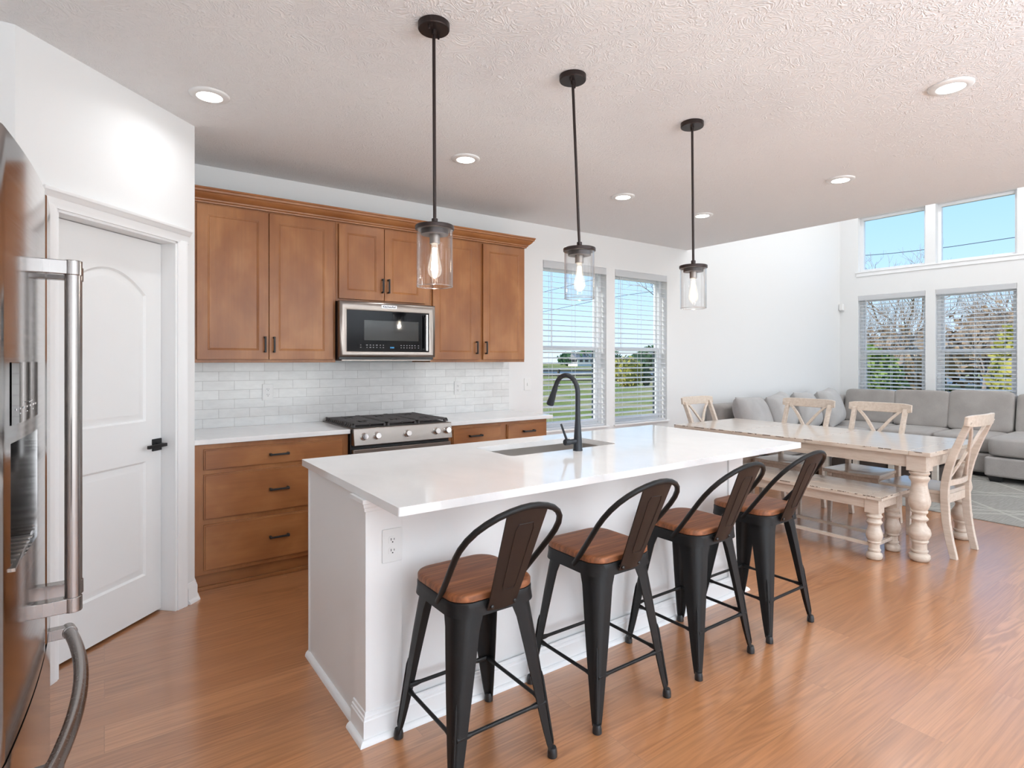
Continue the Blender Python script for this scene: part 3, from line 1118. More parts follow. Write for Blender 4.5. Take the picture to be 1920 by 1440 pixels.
bd = MB().box(1.688, 1.812, YF - 0.0065, YF - 0.002, 1.776, 1.802).build('badge', pbr('badge_silver', (0.72, 0.72, 0.74), 0.3, 0.3), mw, bevel=0.001)


def text(s, size, name, mat, parent, mtx, extrude=0.0006, bold=0.0):
    cu = bpy.data.curves.new('tmp_text', 'FONT')
    cu.body = s; cu.size = size; cu.extrude = extrude; cu.align_x = 'CENTER'; cu.align_y = 'CENTER'; cu.offset = bold
    o = bpy.data.objects.new('tmp_text', cu)
    COL.objects.link(o)
    bpy.context.view_layer.update()
    me = bpy.data.meshes.new_from_object(o.evaluated_get(bpy.context.evaluated_depsgraph_get()))
    bpy.data.objects.remove(o)
    q = MB()
    q.v = [tuple(mtx @ v.co) for v in me.vertices]
    q.f = [tuple(p.vertices) for p in me.polygons]
    bpy.data.meshes.remove(me)
    return q.build(name, mat, parent, smooth=False)


INK = pbr('badge_ink', (0.02, 0.02, 0.025), 0.4)
FRONT = lambda x, y, z: Matrix.Translation((x, y, z)) @ Matrix.Rotation(R(90), 4, 'X')
text('KitchenAid', 0.0225, 'lettering', INK, bd, FRONT(1.750, YF - 0.0068, 1.789), bold=0.0004)
mb = MB()
for i in range(9):
    mb.box(1.45 + i * 0.07, 1.495 + i * 0.07, 4.09, 4.10, 1.3905, 1.3925)
mb.box(1.40, 2.12, 4.08, 4.42, 1.384, 1.3925)
mb.build('bottom_grille', STEEL, mw)

# ------------------------------------------------------------------ gas range
rg = thing('gas_range', 'stainless gas range with black cast-iron grates and five front knobs', 'range', (1.76, 4.12, 0))
RX0, RX1 = 1.380, 2.142
MB().box(RX0 - 0.005, RX1 + 0.004, 3.835, YB - 0.012, 0.03, 0.905).build('body', DARK, rg, bevel=0.002)
MB().prism([(3.772, 0.803), (3.835, 0.803), (3.835, 0.916), (3.787, 0.916)], 'x', RX0, RX1).build('control_panel', STEEL, rg, bevel=0.003)
MB().box(RX0, RX1, 3.787, YB - 0.012, 0.905, 0.919).build('cooktop', STEEL, rg, bevel=0.003)
MB().box(RX0 + 0.025, RX1 - 0.025, 3.84, YB - 0.04, 0.9185, 0.9215).build('burner_pan', IRON, rg)
od = MB().box(RX0 + 0.002, RX1 - 0.002, 3.792, 3.834, 0.225, 0.775).build('oven_door', STEEL, rg, bevel=0.004)
MB().box(RX0 + 0.12, RX1 - 0.12, 3.7905, 3.795, 0.33, 0.62).build('window', BGLASS, od)
mb = MB(); mb.tube([(RX0 + 0.05, 3.742, 0.715), (RX1 - 0.05, 3.742, 0.715)], 0.013, 12)
for x in (RX0 + 0.08, RX1 - 0.08): mb.bar((x, 3.742, 0.715), (x, 3.795, 0.715), 0.022, 0.02)
mb.build('handle', BRUSH, od)
MB().box(RX0 + 0.002, RX1 - 0.002, 3.792, 3.834, 0.06, 0.215).build('drawer', STEEL, rg, bevel=0.004)
for x in (RX0 + 0.06, RX1 - 0.06):
    for y in (3.88, 4.38):
        MB().lathe([(0.016, 0.0), (0.016, 0.032)], (x, y), 12).build('foot', DARK, rg)
for x in (1.452, 1.545, 1.775, 2.008, 2.097):
    mb = MB()
    rot = Matrix.Translation((x, 3.779, 0.862)) @ Matrix.Rotation(R(83), 4, 'X')
    mb.lathe([(0.026, -0.002), (0.026, 0.004), (0.0225, 0.008), (0.0205, 0.010), (0.0205, 0.032), (0.019, 0.036), (0.0, 0.036)], n=28)
    mb.box(-0.003, 0.003, -0.017, 0.017, 0.035, 0.0385)
    mb.xf(rot)
    mb.build('knob', CHROME, rg, angle=30)
for (gx0, gx1) in ((1.392, 1.640), (1.644, 1.878), (1.882, 2.130)):
    mb = MB()
    gy0, gy1, gz = 3.835, 4.425, 0.948
    mb.box(gx0, gx0 + 0.012, gy0, gy1, gz - 0.012, gz); mb.box(gx1 - 0.012, gx1, gy0, gy1, gz - 0.012, gz)
    y = gy0
    i = 0
    while y < gy1 - 0.01:
        # cross bars whose ends slope down to the pan, broken over the two burners
        cut = 0.035 if (abs(y - 3.985) < 0.045 or abs(y - 4.275) < 0.045) else 0
        xm = (gx0 + gx1) / 2
        segs = [(gx0, xm - cut), (xm + cut, gx1)] if cut else [(gx0, gx1)]
        for a, b in segs: mb.box(a, b, y, y + 0.019, gz - 0.010, gz)
        for x, s in ((gx0, -1), (gx1, 1)):
            mb.prism([(x, gz), (x + s * 0.001, gz), (x + s * 0.014, 0.924), (x - s * 0.004, 0.924)], 'y', y, y + 0.014)
        y += 0.0415
    mb.box((gx0 + gx1) / 2 - 0.005, (gx0 + gx1) / 2 + 0.005, gy0, gy1, gz - 0.016, gz - 0.002)
    for x in (gx0 + 0.012, gx1 - 0.012):
        for y in (gy0 + 0.01, gy1 - 0.01): mb.box(x - 0.008, x + 0.008, y - 0.008, y + 0.008, 0.921, gz - 0.004)
    mb.build('grate', IRON, rg, bevel=0.002)
for (x, y, r) in ((1.516, 3.985, 0.045), (1.516, 4.275, 0.035), (1.761, 4.13, 0.05), (2.006, 3.985, 0.045), (2.006, 4.275, 0.035)):
    MB().lathe([(r, 0.9215), (r, 0.930), (r * 0.8, 0.934), (0.0, 0.935)], (x, y), 20).build('burner', DARK, rg)

# ------------------------------------------------------------------ island
IX0, IX1, IY0, IY1 = 0.768, 3.262, 1.700, 2.804
BX0, BX1, BY0, BY1 = 0.783, 3.132, 2.004, 2.735
isl = thing('kitchen_island', 'white painted kitchen island with corner pillars and tall base moulding', 'island', (2.0, 2.4, 0))
m = MB()
wt = 0.02
SX0, SX1, SY0, SY1 = 1.632, 2.372, 2.288, 2.630
m.box(BX0, BX0 + wt, BY0, BY1, 0.0, 0.883); m.box(BX1 - wt, BX1, BY0, BY1, 0.0, 0.883)
m.box(BX0 + wt, BX1 - wt, BY0, BY0 + wt, 0.0, 0.883); m.box(BX0 + wt, BX1 - wt, BY1 - wt, BY1, 0.10, 0.883)
m.build('panels', ISL, isl, bevel=0.001)
m = MB()
m.box(BX0 - 0.004, BX0 + 0.012, BY1 - 0.016, BY1 + 0.004, 0.02, 0.883)
m.build('corner_bead', TRIM, isl, bevel=0.004)
for (x0, x1) in ((0.772, 0.915), (3.000, 3.143)):
    p = MB().box(x0, x1, 1.994, 2.112, 0, 0.883).build('pillar', ISL, isl, bevel=0.0015)
    CP = [(0, 0.835), (0.006, 0.838), (0.007, 0.850), (0.011, 0.853), (0.013, 0.866), (0.017, 0.869), (0.017, 0.8835), (0, 0.8835)]
    m = MB(); m.mold([(x0, 2.112), (x0, 1.994), (x1, 1.994), (x1, 2.112)], CP, -1)
    m.build('cap_moulding', TRIM, p, angle=25)
IB = [(0, 0), (0.012, 0), (0.012, 0.080), (0.009, 0.084), (0.009, 0.092), (0.005, 0.095), (0.004, 0.106), (0, 0.108)]
SH = [(0, 0), (0.018, 0), (0.017, 0.006), (0.013, 0.013), (0.006, 0.018), (0, 0.019)]
m = MB()
m.mold([(0.772, 2.112), (0.772, 1.994), (3.143, 1.994), (3.143, 2.112)], IB, -1)
m.build('baseboard', TRIM, isl, angle=25)
m = MB()
m.mold([(0.760, 2.118), (0.760, 1.982), (3.155, 1.982), (3.155, 2.118)], SH, -1)
m.mold([(BX0, BY1 + 0.004), (BX0, 2.112)], [(o, z * 1.35) for o, z in SH], -1)
m.build('shoe_moulding', TRIM, isl, angle=25)
# working side: doors facing the range
for i in range(4):
    x0 = 0.83 + i * 0.565
    m = plate(rect(x0, x0 + 0.555, 0.125, 0.86), [rect(x0 + 0.06, x0 + 0.495, 0.185, 0.80)], DPROF, 0.018, lambda u, v, n: (u, BY1 + 0.018 + n, v))
    m.build('door', ISL, isl, bevel=0.0015, angle=25)

tp = plate(rrect(IX0, IX1, IY0, IY1, 0.004, 3), [], DPROF, 0.030, lambda u, v, n: (u, v, 0.914 + n))
# top with the sink cut-out
def slab_with_hole(outer, hole, z1, z0):
    mb = MB()
    polys = [[Vector((p[0], p[1], 0)) for p in outer], [Vector((p[0], p[1], 0)) for p in hole]]
    tris = tessellate_polygon(polys)
    fl = polys[0] + polys[1]
    n = len(fl); a = len(outer)
    mb.v = [(p.x, p.y, z1) for p in fl] + [(p.x, p.y, z0) for p in fl]
    mb.f = [tuple(t) for t in tris] + [tuple(n + i for i in t) for t in tris]
    mb.f += [(i, (i + 1) % a, n + (i + 1) % a, n + i) for i in range(a)]
    h = len(hole)
    mb.f += [(a + i, a + (i + 1) % h, n + a + (i + 1) % h, n + a + i) for i in range(h)]
    return mb


mb = slab_with_hole(rrect(IX0, IX1, IY0, IY1, 0.006, 4), rrect(SX0, SX1, SY0, SY1, 0.03, 6), 0.914, 0.884)
tag(mb.build('island_countertop', QUARTZ, bevel=0.0035, angle=30), 'large white quartz countertop on the kitchen island, with a sink cut-out', 'countertop')
sk = thing('undermount_sink', 'stainless undermount sink set into the island countertop', 'sink', ((SX0 + SX1) / 2, (SY0 + SY1) / 2, 0.67))
o_ = rrect(SX0 - 0.006, SX1 + 0.006, SY0 - 0.006, SY1 + 0.006, 0.034, 6)
i_ = rrect(SX0 - 0.002, SX1 + 0.002, SY0 - 0.002, SY1 + 0.002, 0.032, 6)
b_i = rrect(SX0 + 0.010, SX1 - 0.010, SY0 + 0.010, SY1 - 0.010, 0.05, 6)
mb = MB()
mb.loft([[(p[0], p[1], 0.66) for p in o_], [(p[0], p[1], 0.883) for p in o_], [(p[0], p[1], 0.883) for p in i_], [(p[0], p[1], 0.69) for p in i_], [(p[0], p[1], 0.668) for p in b_i]])
mb.build('basin', SINKM, sk, angle=50)
MB().lathe([(0.045, 0.668), (0.045, 0.671), (0.03, 0.6715), (0.026, 0.669), (0.0, 0.669)], (2.0, 2.46), 20).build('drain', CHROME, sk)

fc = thing('kitchen_faucet', 'matte black pull-down gooseneck faucet standing on the island beside the sink', 'faucet', (2.020, 2.232, 0.914))
FX, FY = 2.020, 2.232
mb = MB()
mb.lathe([(0.0255, 0.9142), (0.0255, 0.918), (0.0235, 0.924), (0.0215, 0.97), (0.0175, 1.03), (0.0140, 1.08), (0.0132, 1.12)], (FX, FY), 24)
arc = [(FX, FY, 1.10), (FX, FY, 1.215)]
rr = 0.092
for i in range(0, 15):
    a = R(180 - 160 * i / 14)
    arc.append((FX, FY + rr + rr * math.cos(a), 1.215 + rr * math.sin(a)))
p_end = Vector(arc[-1]); d_end = (Vector(arc[-1]) - Vector(arc[-2])).normalized()
arc.append(tuple(p_end + d_end * 0.012))
mb.tube(arc, 0.0128, 16)
mb.build('spout', FAUCET, fc, angle=60)
mb = MB()
q = p_end + d_end * 0.010
mb.tube([q, q + d_end * 0.004, q + d_end * 0.030, q + d_end * 0.100, q + d_end * 0.106], [0.0135, 0.0150, 0.0155, 0.0215, 0.0205], 18)
mb.build('spray_head', FAUCET, fc, angle=40)
mb = MB()
mb.tube([(FX, FY, 0.964), (FX - 0.052, FY, 0.964), (FX - 0.056, FY, 0.964)], [0.0135, 0.0135, 0.0125], 18)
mb.tube([(FX - 0.056, FY, 0.964), (FX - 0.060, FY, 0.964), (FX - 0.086, FY, 0.964), (FX - 0.089, FY, 0.964)], [0.0125, 0.0168, 0.0168, 0.0150], 18)
mb.tube([(FX - 0.075, FY, 0.972), (FX - 0.118, FY - 0.004, 1.060)], [0.0068, 0.0052], 12)
mb.build('lever', FAUCET, fc, angle=40)
ot = outlet('white outlet on the end pillar of the kitchen island', wmap(1.994), 0.874, 0.698, (0.874, 1.994, 0.698), w=0.080, h=0.124)

# ------------------------------------------------------------------ refrigerator
fr = thing('refrigerator', 'stainless french-door refrigerator with water dispenser, at the left edge', 'refrigerator', (-0.5, 1.72, 0))
FC = 1.720
face = lambda y: -(0.111 + 0.12 * (y - FC) ** 2)
MB().box(-0.93, -0.205, FC - 0.483, FC + 0.450, 0.03, 1.755).build('cabinet_body', pbr('fridge_grey', (0.10, 0.10, 0.105), 0.45, 0.3), fr, bevel=0.004)


def door_shell(y0, y1, z0, z1, hole=None):
    ys = [y0 + (y1 - y0) * i / 24 for i in range(25)]
    zs = [z0, z1]
    if hole:
        ys += [hole[0], hole[1]]; zs += [hole[2], hole[3]]
        ys = sorted(y for y in set(ys) if not any(0 < abs(y - q) < 0.004 for q in hole[:2]))
    zs = sorted(set(zs))
    mb = MB()
    n = len(ys); k = len(zs)
    xb = -0.200
    edge = 0.006
    def fx(y):
        d = min(y - y0, y1 - y)
        r = face(y)
        if d < edge: r -= edge - math.sqrt(max(0, edge ** 2 - (edge - d) ** 2))
        return r
    mb.v = [(fx(y), y, z) for z in zs for y in ys] + [(xb, y, z) for z in zs for y in ys]
    o = n * k
    I = lambda i, j: j * n + i
    for j in range(k - 1):
        for i in range(n - 1):
            if hole and hole[0] - 1e-6 <= ys[i] and ys[i + 1] <= hole[1] + 1e-6 and hole[2] - 1e-6 <= zs[j] and zs[j + 1] <= hole[3] + 1e-6:
                continue
            mb.f.append((I(i, j), I(i + 1, j), I(i + 1, j + 1), I(i, j + 1)))
            mb.f.append((o + I(i, j), o + I(i, j + 1), o + I(i + 1, j + 1), o + I(i + 1, j)))
    for i in range(n - 1):
        mb.f.append((I(i, 0), o + I(i, 0), o + I(i + 1, 0), I(i + 1, 0)))
        mb.f.append((I(i, k - 1), I(i + 1, k - 1), o + I(i + 1, k - 1), o + I(i, k - 1)))
    for j in range(k - 1):
        mb.f.append((I(0, j), I(0, j + 1), o + I(0, j + 1), o + I(0, j)))
        mb.f.append((I(n - 1, j), o + I(n - 1, j), o + I(n - 1, j + 1), I(n - 1, j + 1)))
    if hole:
        a = ys.index(hole[0]); b = ys.index(hole[1]); c = zs.index(hole[2]); d = zs.index(hole[3])
        for i in range(a, b):
            mb.f.append((I(i, c), I(i + 1, c), o + I(i + 1, c), o + I(i, c)))
            mb.f.append((I(i, d), o + I(i, d), o + I(i + 1, d), I(i + 1, d)))
        for j in range(c, d):
            mb.f.append((I(a, j), o + I(a, j), o + I(a, j + 1), I(a, j + 1)))
            mb.f.append((I(b, j), I(b, j + 1), o + I(b, j + 1), o + I(b, j)))
    return mb


HO = (1.305, 1.552, 1.020, 1.243)
ld = door_shell(FC - 0.485, FC - 0.002, 0.716, 1.778, HO).build('door', FRIDGE, fr, angle=30)
rd = door_shell(FC + 0.002, FC + 0.452, 0.716, 1.778).build('door', FRIDGE, fr, angle=30)
fd = door_shell(FC - 0.485, FC + 0.452, 0.085, 0.708).build('freezer_drawer', FRIDGE, fr, angle=30)
MB().box(-0.90, -0.235, FC - 0.44, FC + 0.44, 0.0, 0.083).build('kick_grille', DARK, fr)
for y in (FC - 0.40, FC + 0.40):
    MB().box(-0.30, -0.17, y - 0.03, y + 0.03, 1.7785, 1.797).build('hinge_cover', DARK, fr, bevel=0.006)
# dispenser
ds = MB()
ds.box(-0.245, -0.200, HO[0] - 0.004, HO[1] + 0.004, HO[2] - 0.004, HO[3] + 0.004)
ds.build('dispenser_niche', STEEL, ld)
mb = MB()
for i in range(9):
    y0 = HO[0] + (HO[1] - HO[0]) * i / 9
    y1 = HO[0] + (HO[1] - HO[0]) * (i + 1) / 9
    mb.add([(face(y0) + 0.0015, y0, 1.274), (face(y1) + 0.0015, y1, 1.274), (face(y1) + 0.0015, y1, 1.384), (face(y0) + 0.0015, y0, 1.384)], [(0, 1, 2, 3)])
    mb.add([(face(y0) - 0.004, y0, 1.274), (face(y1) - 0.004, y1, 1.274), (face(y1) - 0.004, y1, 1.384), (face(y0) - 0.004, y0, 1.384)], [(0, 1, 2, 3)])
y0, y1 = HO[0], HO[1]
for z in (1.274, 1.384):
    mb.add([(face(y0) + 0.0015, y0, z), (face(y1) + 0.0015, y1, z), (face(y1) - 0.004, y1, z), (face(y0) - 0.004, y0, z)], [(0, 1, 2, 3)])
cp = mb.build('control_panel', pbr('mirror_panel', (0.36, 0.35, 0.345), 0.05, 1.0), ld, recalc=False, angle=60)
mb = MB()
for i, y in enumerate((1.335, 1.365, 1.395, 1.425, 1.455, 1.485, 1.515)):
    w = (0.012, 0.009, 0.014, 0.008, 0.012, 0.010, 0.012)[i]
    f = face(y) + 0.0017
    mb.box(f, f + 0.0005, y - w / 2, y + w / 2, 1.298, 1.3015)
    if i % 2: mb.box(f, f + 0.0005, y - w / 2, y + w / 2, 1.290, 1.292)
f = face(1.47) + 0.0017
mb.box(f, f + 0.0005, 1.42, 1.53, 1.3075, 1.309)
mb.build('control_marks', pbr('pale_marks', (0.75, 0.75, 0.75), 0.5), cp)
mb = MB()
mb.box(-0.199, face(HO[0]) + 0.006, HO[0] + 0.004, HO[1] - 0.004, 1.020, 1.026)
for i in range(7):
    y = HO[0] + 0.030 + i * 0.031
    mb.box(-0.190, face(y) - 0.004, y - 0.005, y + 0.005, 1.026, 1.029)
mb.build('drip_tray', STEEL, ld)
mb = MB(); mb.box(-0.199, -0.150, 1.40, 1.46, 1.17, 1.243); mb.tube([(-0.165, 1.43, 1.18), (-0.165, 1.43, 1.14)], 0.008, 10)
mb.build('spigot', DARK, ld, bevel=0.004)
# handles
def vhandle(y, parent, z0=0.815, z1=1.612):
    x = -0.059 if y < FC else -0.060
    mb = MB()
    mb.tube([(x, y, z0), (x, y, z1)], 0.0155, 22)
    for z in (z0 + 0.012, z1 - 0.012):
        mb.box(face(y) - 0.004, x + 0.004, y - 0.014, y + 0.014, z - 0.016, z + 0.016)
        mb.tube([(x, y, z - 0.017), (x, y, z + 0.017)], 0.0178, 22)
    mb.build('handle', BRUSH, parent, angle=40, bevel=0.0015)


vhandle(FC - 0.060, ld); vhandle(FC + 0.060, rd)
hy = [FC - 0.36 + 0.72 * i / 28 for i in range(29)]
hx = lambda y: -(0.046 + 0.30 * (y - FC) ** 2)
mb = MB()
mb.tube([(hx(y), y, 0.612) for y in hy], 0.0155, 22)
for y in (hy[0] + 0.012, hy[-1] - 0.012):
    mb.box(face(y) - 0.004, hx(y) + 0.004, y - 0.014, y + 0.014, 0.597, 0.627)
    mb.tube([(hx(y - 0.017), y - 0.017, 0.612), (hx(y + 0.017), y + 0.017, 0.612)], 0.0178, 22)
mb.build('handle', BRUSH, fd, angle=40, bevel=0.0015)

# ------------------------------------------------------------------ pendants and recessed ceiling lights
PEND = [((1.079, 2.050), (1.083, 2.050), 'black pendant light with clear glass cylinder shade, hanging in front of the microwave'),
        ((1.814, 2.040), (1.866, 2.050), 'black pendant light with clear glass cylinder shade, hanging before the first kitchen window'),
        ((2.728, 2.048), (2.741, 2.050), 'black pendant light with clear glass cylinder shade, nearest the dining table')]
for (cx, cy), (px, py), lab in PEND:
    t = thing('pendant_light', lab, 'pendant light', (cx, cy, HC), 'black and glass pendant lights over the island')
    mb = MB(); mb.lathe([(0.0635, HC - 0.001), (0.0635, HC - 0.022), (0.061, HC - 0.026), (0.010, HC - 0.026), (0.009, HC - 0.045), (0.0, HC - 0.045)], (cx, cy), 36)
    can = mb.build('canopy', BRONZE, t, angle=30)
    mb = MB()
    for a in (0.6, 0.6 + PI):
        mb.lathe([(0.0045, HC - 0.026), (0.0045, HC - 0.040), (0.003, HC - 0.042)], (cx + 0.040 * math.cos(a), cy + 0.040 * math.sin(a)), 10)
    mb.build('thumb_screw', BRONZE, can)
    MB().tube([(cx, cy, HC - 0.03), (px, py, 1.935)], 0.0068, 12).build('rod', BRONZE, t)
    mb = MB()
    mb.lathe([(0.011, 1.958), (0.0125, 1.957), (0.0125, 1.930), (0.076, 1.929), (0.078, 1.926), (0.078, 1.914), (0.0755, 1.912), (0.056, 1.912), (0.055, 1.893), (0.0, 1.893)], (px, py), 40)
    cap_ = mb.build('cap', BRONZE, t, angle=30)
    MB().lathe([(0.0205, 1.893), (0.0205, 1.858), (0.019, 1.856), (0.0, 1.856)], (px, py), 24).build('socket', STEEL, cap_, angle=30)
    mb = MB()
    mb.lathe([(0.0725, 1.914), (0.0725, 1.688), (0.0715, 1.6855), (0.0695, 1.6855), (0.0690, 1.688), (0.0690, 1.914)], (px, py), 48, cap=False)
    gs = mb.build('glass_shade', SHADE, t, angle=40)
    mb = MB()
    mb.lathe([(0.0732, 1.6865), (0.0726, 1.6838), (0.0706, 1.6828), (0.0688, 1.6838), (0.0684, 1.6865)], (px, py), 48, cap=False)
    mb.build('rim', RIMG, gs, angle=60)
    mb = MB()
    mb.lathe([(0.0125, 1.856), (0.0130, 1.845), (0.0150, 1.825), (0.0205, 1.795), (0.0265, 1.768), (0.0285, 1.752), (0.0255, 1.735), (0.0170, 1.724), (0.006, 1.719), (0.001, 1.7185)], (px, py), 28, cap=False)
    bl = mb.build('bulb', BULBG, t, angle=80)
    mb = MB()
    for k in range(5):
        a = 2 * PI * k / 5
        mb.tube([(px + 0.006 * math.cos(a), py + 0.006 * math.sin(a), 1.840), (px + 0.012 * math.cos(a + .3), py + 0.012 * math.sin(a + .3), 1.750)], 0.0026, 6)
    mb.build('filament', FILA, bl)

CLAB = ['round recessed ceiling light closest to the pantry door wall', 'round recessed ceiling light between the first two pendants, in front of the cabinets',
        'small round recessed ceiling light in front of the kitchen windows, right of the second pendant', 'small round recessed ceiling light just beside the third pendant rod',
        'round recessed ceiling light near the upper living-room windows, over the dining table', 'large-looking round recessed ceiling light nearest the camera, above the dining side']
for (cx, cy), lab in zip(CANS, CLAB):
    t = thing('recessed_light', lab, 'ceiling light', (cx, cy, HC), 'round recessed ceiling lights')
    mb = MB(); mb.lathe([(0.095, HC - 0.0005), (0.094, HC - 0.006), (0.088, HC - 0.010), (0.064, HC - 0.013), (0.060, HC - 0.012), (0.060, HC - 0.001)], (cx, cy), 40, cap=False)
    mb.build('trim_ring', PLASTIC, t, angle=50)
    MB().lathe([(0.060, HC - 0.010), (0.055, HC - 0.0125), (0.0, HC - 0.0135)], (cx, cy), 32).build('lens', CANGLOW, t)

# ------------------------------------------------------------------ bar stools
def make_stool():
    t = thing('bar_stool', 'x', 'bar stool')
    # seat
    mb = MB()
    rings = []
    for o, z in ((0.004, 0.600), (0.0, 0.603), (0.0, 0.619), (0.003, 0.624), (0.010, 0.6265), (0.030, 0.627)):
        rings.append([(p[0], p[1], z) for p in rrect(-0.166 + o, 0.166 - o, -0.168 + o, 0.168 - o, 0.074 - o * 0.8, 10)])
    mb.loft(rings)
    mb.build('seat', SEATW, t, angle=50)
    # sheet metal skirt
    mb = MB()
    rings = []
    for o, z in ((0.020, 0.599), (-0.001, 0.599), (-0.003, 0.596), (-0.003, 0.580), (-0.006, 0.552), (-0.003, 0.552), (0.003, 0.590), (0.020, 0.594)):
        rings.append([(p[0], p[1], z) for p in rrect(-0.164 + o, 0.164 - o, -0.166 + o, 0.166 - o, 0.073, 10)])
    mb.loft(rings, cap=False)
    mb.build('skirt', STOOLM, t, angle=40)
    for sx in (-1, 1):
        for sy in (-1, 1):
            mb = MB()
            rings = []
            top = Vector((0.152, 0.155)); bot = Vector((0.207, 0.210))
            for q in (0, 0.04, 0.12, 0.3, 0.5, 0.7, 0.85, 0.94, 1.0):
                z = 0.572 * (1 - q) + 0.022 * q
                c = top + (bot - top) * (0.82 * q + 0.18 * q ** 4)
                c = c + Vector((0.006, 0.006)) * math.sin(PI * q)
                w = 0.066 * (1 - q) ** 0.85 + 0.024 + (0.03 if q == 0 else 0.008 if q == 0.04 else 0)
                r = min(0.045 * (1 - q) + 0.011, w - 0.004)
                th = 0.006
                pts = [(-w, 0.0)]
                for i in range(7):
                    a = R(90 - 90 * i / 6)
                    pts.append((-r + r * math.cos(a), -r + r * math.sin(a)))
                pts.append((0.0, -w)); pts.append((-th, -w))
                r2 = max(r - th, 0.002)
                for i in range(7):
                    a = R(90 * i / 6)
                    pts.append((-th - r2 + r2 * math.cos(a), -th - r2 + r2 * math.sin(a)))
                pts.append((-w, -th))
                rings.append([(sx * (c.x + p[0]), sy * (c.y + p[1]), z) for p in pts])
            mb.loft(rings)
            # pressed rib up the lower half of the leg
            rib = []
            for q in (0.50, 0.54, 0.7, 0.85, 0.93, 0.96):
                z = 0.572 * (1 - q) + 0.022 * q
                c = top + (bot - top) * (0.82 * q + 0.18 * q ** 4) + Vector((0.006, 0.006)) * math.sin(PI * q)
                r = 0.045 * (1 - q) + 0.011
                k = r * 0.293 - 0.001
                rib.append((sx * (c.x - k), sy * (c.y - k), z))
            mb.tube(rib, [0.001, 0.0045, 0.0050, 0.0050, 0.0045, 0.001], 8)
            leg = mb.build('leg', STOOLM, t, angle=40)
            f = MB()
            cx, cy = sx * 0.198, sy * 0.203
            f.lathe([(0.0150, 0.0), (0.0175, 0.002), (0.0175, 0.018), (0.0155, 0.028), (0.0140, 0.034), (0.0, 0.034)], (cx, cy), 16)
            f.build('foot_cap', DARK, leg)
    fz = 0.190
    e = 0.178
    for (p, q) in (((-e, -e - 0.006), (e, -e - 0.006)), ((-e, e + 0.006), (e, e + 0.006)), ((-e, -e - 0.006), (-e, e + 0.006)), ((e, -e - 0.006), (e, e + 0.006))):
        mb = MB()
        a = Vector((*p, fz)); b = Vector((*q, fz))
        mb.tube([a.lerp(b, s) for s in (0, 0.04, 0.12, 0.17, 0.83, 0.88, 0.96, 1)], [0.0105, 0.0105, 0.0095, 0.0070, 0.0070, 0.0095, 0.0105, 0.0105], 10)
        mb.build('footrest_bar', STOOLM, t)
    # hoop: lies in a plane leaning back
    y0, z0, y1, z1 = -0.045, 0.585, -0.338, 0.935
    L = math.hypot(y1 - y0, z1 - z0)
    def pl(x, s):
        q = s / L
        return (x, y0 + (y1 - y0) * q, z0 + (z1 - z0) * q)
    half = [(0.163, -0.015), (0.166, 0.03), (0.174, 0.10), (0.184, 0.18), (0.190, 0.235), (0.190, 0.275), (0.182, 0.318), (0.165, 0.355), (0.140, 0.385), (0.108, 0.410), (0.070, 0.428), (0.034, 0.438), (0.0, 0.441)]
    k = L / 0.441
    pts = [pl(x, s * k) for x, s in half] + [pl(-x, s * k) for x, s in reversed(half[:-1])]
    MB().tube(pts, 0.0105, 12).build('back_hoop', STOOLM, t)
    # pressed splat
    mb = MB()
    rows = []
    ya, za, yb, zb = -0.178, 0.566, -0.332, 0.930
    for i in range(13):
        q = i / 12
        w = 0.056 + 0.024 * q
        ring = []
        for j in range(9):
            u = -1 + 2 * j / 8
            ring.append((u * w, ya + (yb - ya) * q - 0.010 * (1 - u * u) * (1 - 0.3 * q), za + (zb - za) * q))
        rows.append(ring)
    n = 9
    vs = [p for r in rows for p in r] + [(p[0], p[1] + 0.004, p[2] + 0.0015) for r in rows for p in r]
    o = 13 * n
    fs = []
    for i in range(12):
        for j in range(n - 1):
            a = i * n + j
            fs.append((a, a + 1, a + n + 1, a + n)); fs.append((o + a, o + a + n, o + a + n + 1, o + a + 1))
        fs.append((i * n, (i + 1) * n, o + (i + 1) * n, o + i * n)); fs.append((i * n + n - 1, o + i * n + n - 1, o + (i + 1) * n + n - 1, (i + 1) * n + n - 1))
    for j in range(n - 1):
        fs.append((j, o + j, o + j + 1, j + 1)); a = 12 * n + j
        fs.append((a, a + 1, o + a + 1, o + a))
    mb.add(vs, fs)
    def sp(u, q, d):
        w = 0.056 + 0.024 * q
        return (u * w, ya + (yb - ya) * q - 0.010 * (1 - u * u) * (1 - 0.3 * q) + d, za + (zb - za) * q)
    for d in (-0.0004, 0.0044):
        loop = [(-0.42, 0.24), (-0.46, 0.80), (-0.36, 0.85), (0.36, 0.85), (0.46, 0.80), (0.42, 0.24), (0.32, 0.20), (-0.32, 0.20), (-0.42, 0.24)]
        path = []
        for (u0, q0), (u1, q1) in zip(loop[:-1], loop[1:]):
            for s in range(4): path.append(sp(u0 + (u1 - u0) * s / 4, q0 + (q1 - q0) * s / 4, d))
        path.append(path[0])
        mb.tube(path, 0.0020, 6)
    s_ = mb.build('back_splat', SPLATM, t, angle=50)
    for x in (-0.045, 0.045):
        mb = MB(); mb.tube([(x, -0.170, 0.580), (x, -0.192, 0.580), (x, -0.194, 0.580)], [0.0065, 0.0065, 0.004], 12)
        mb.build('bolt', DARK, s_)
    return t


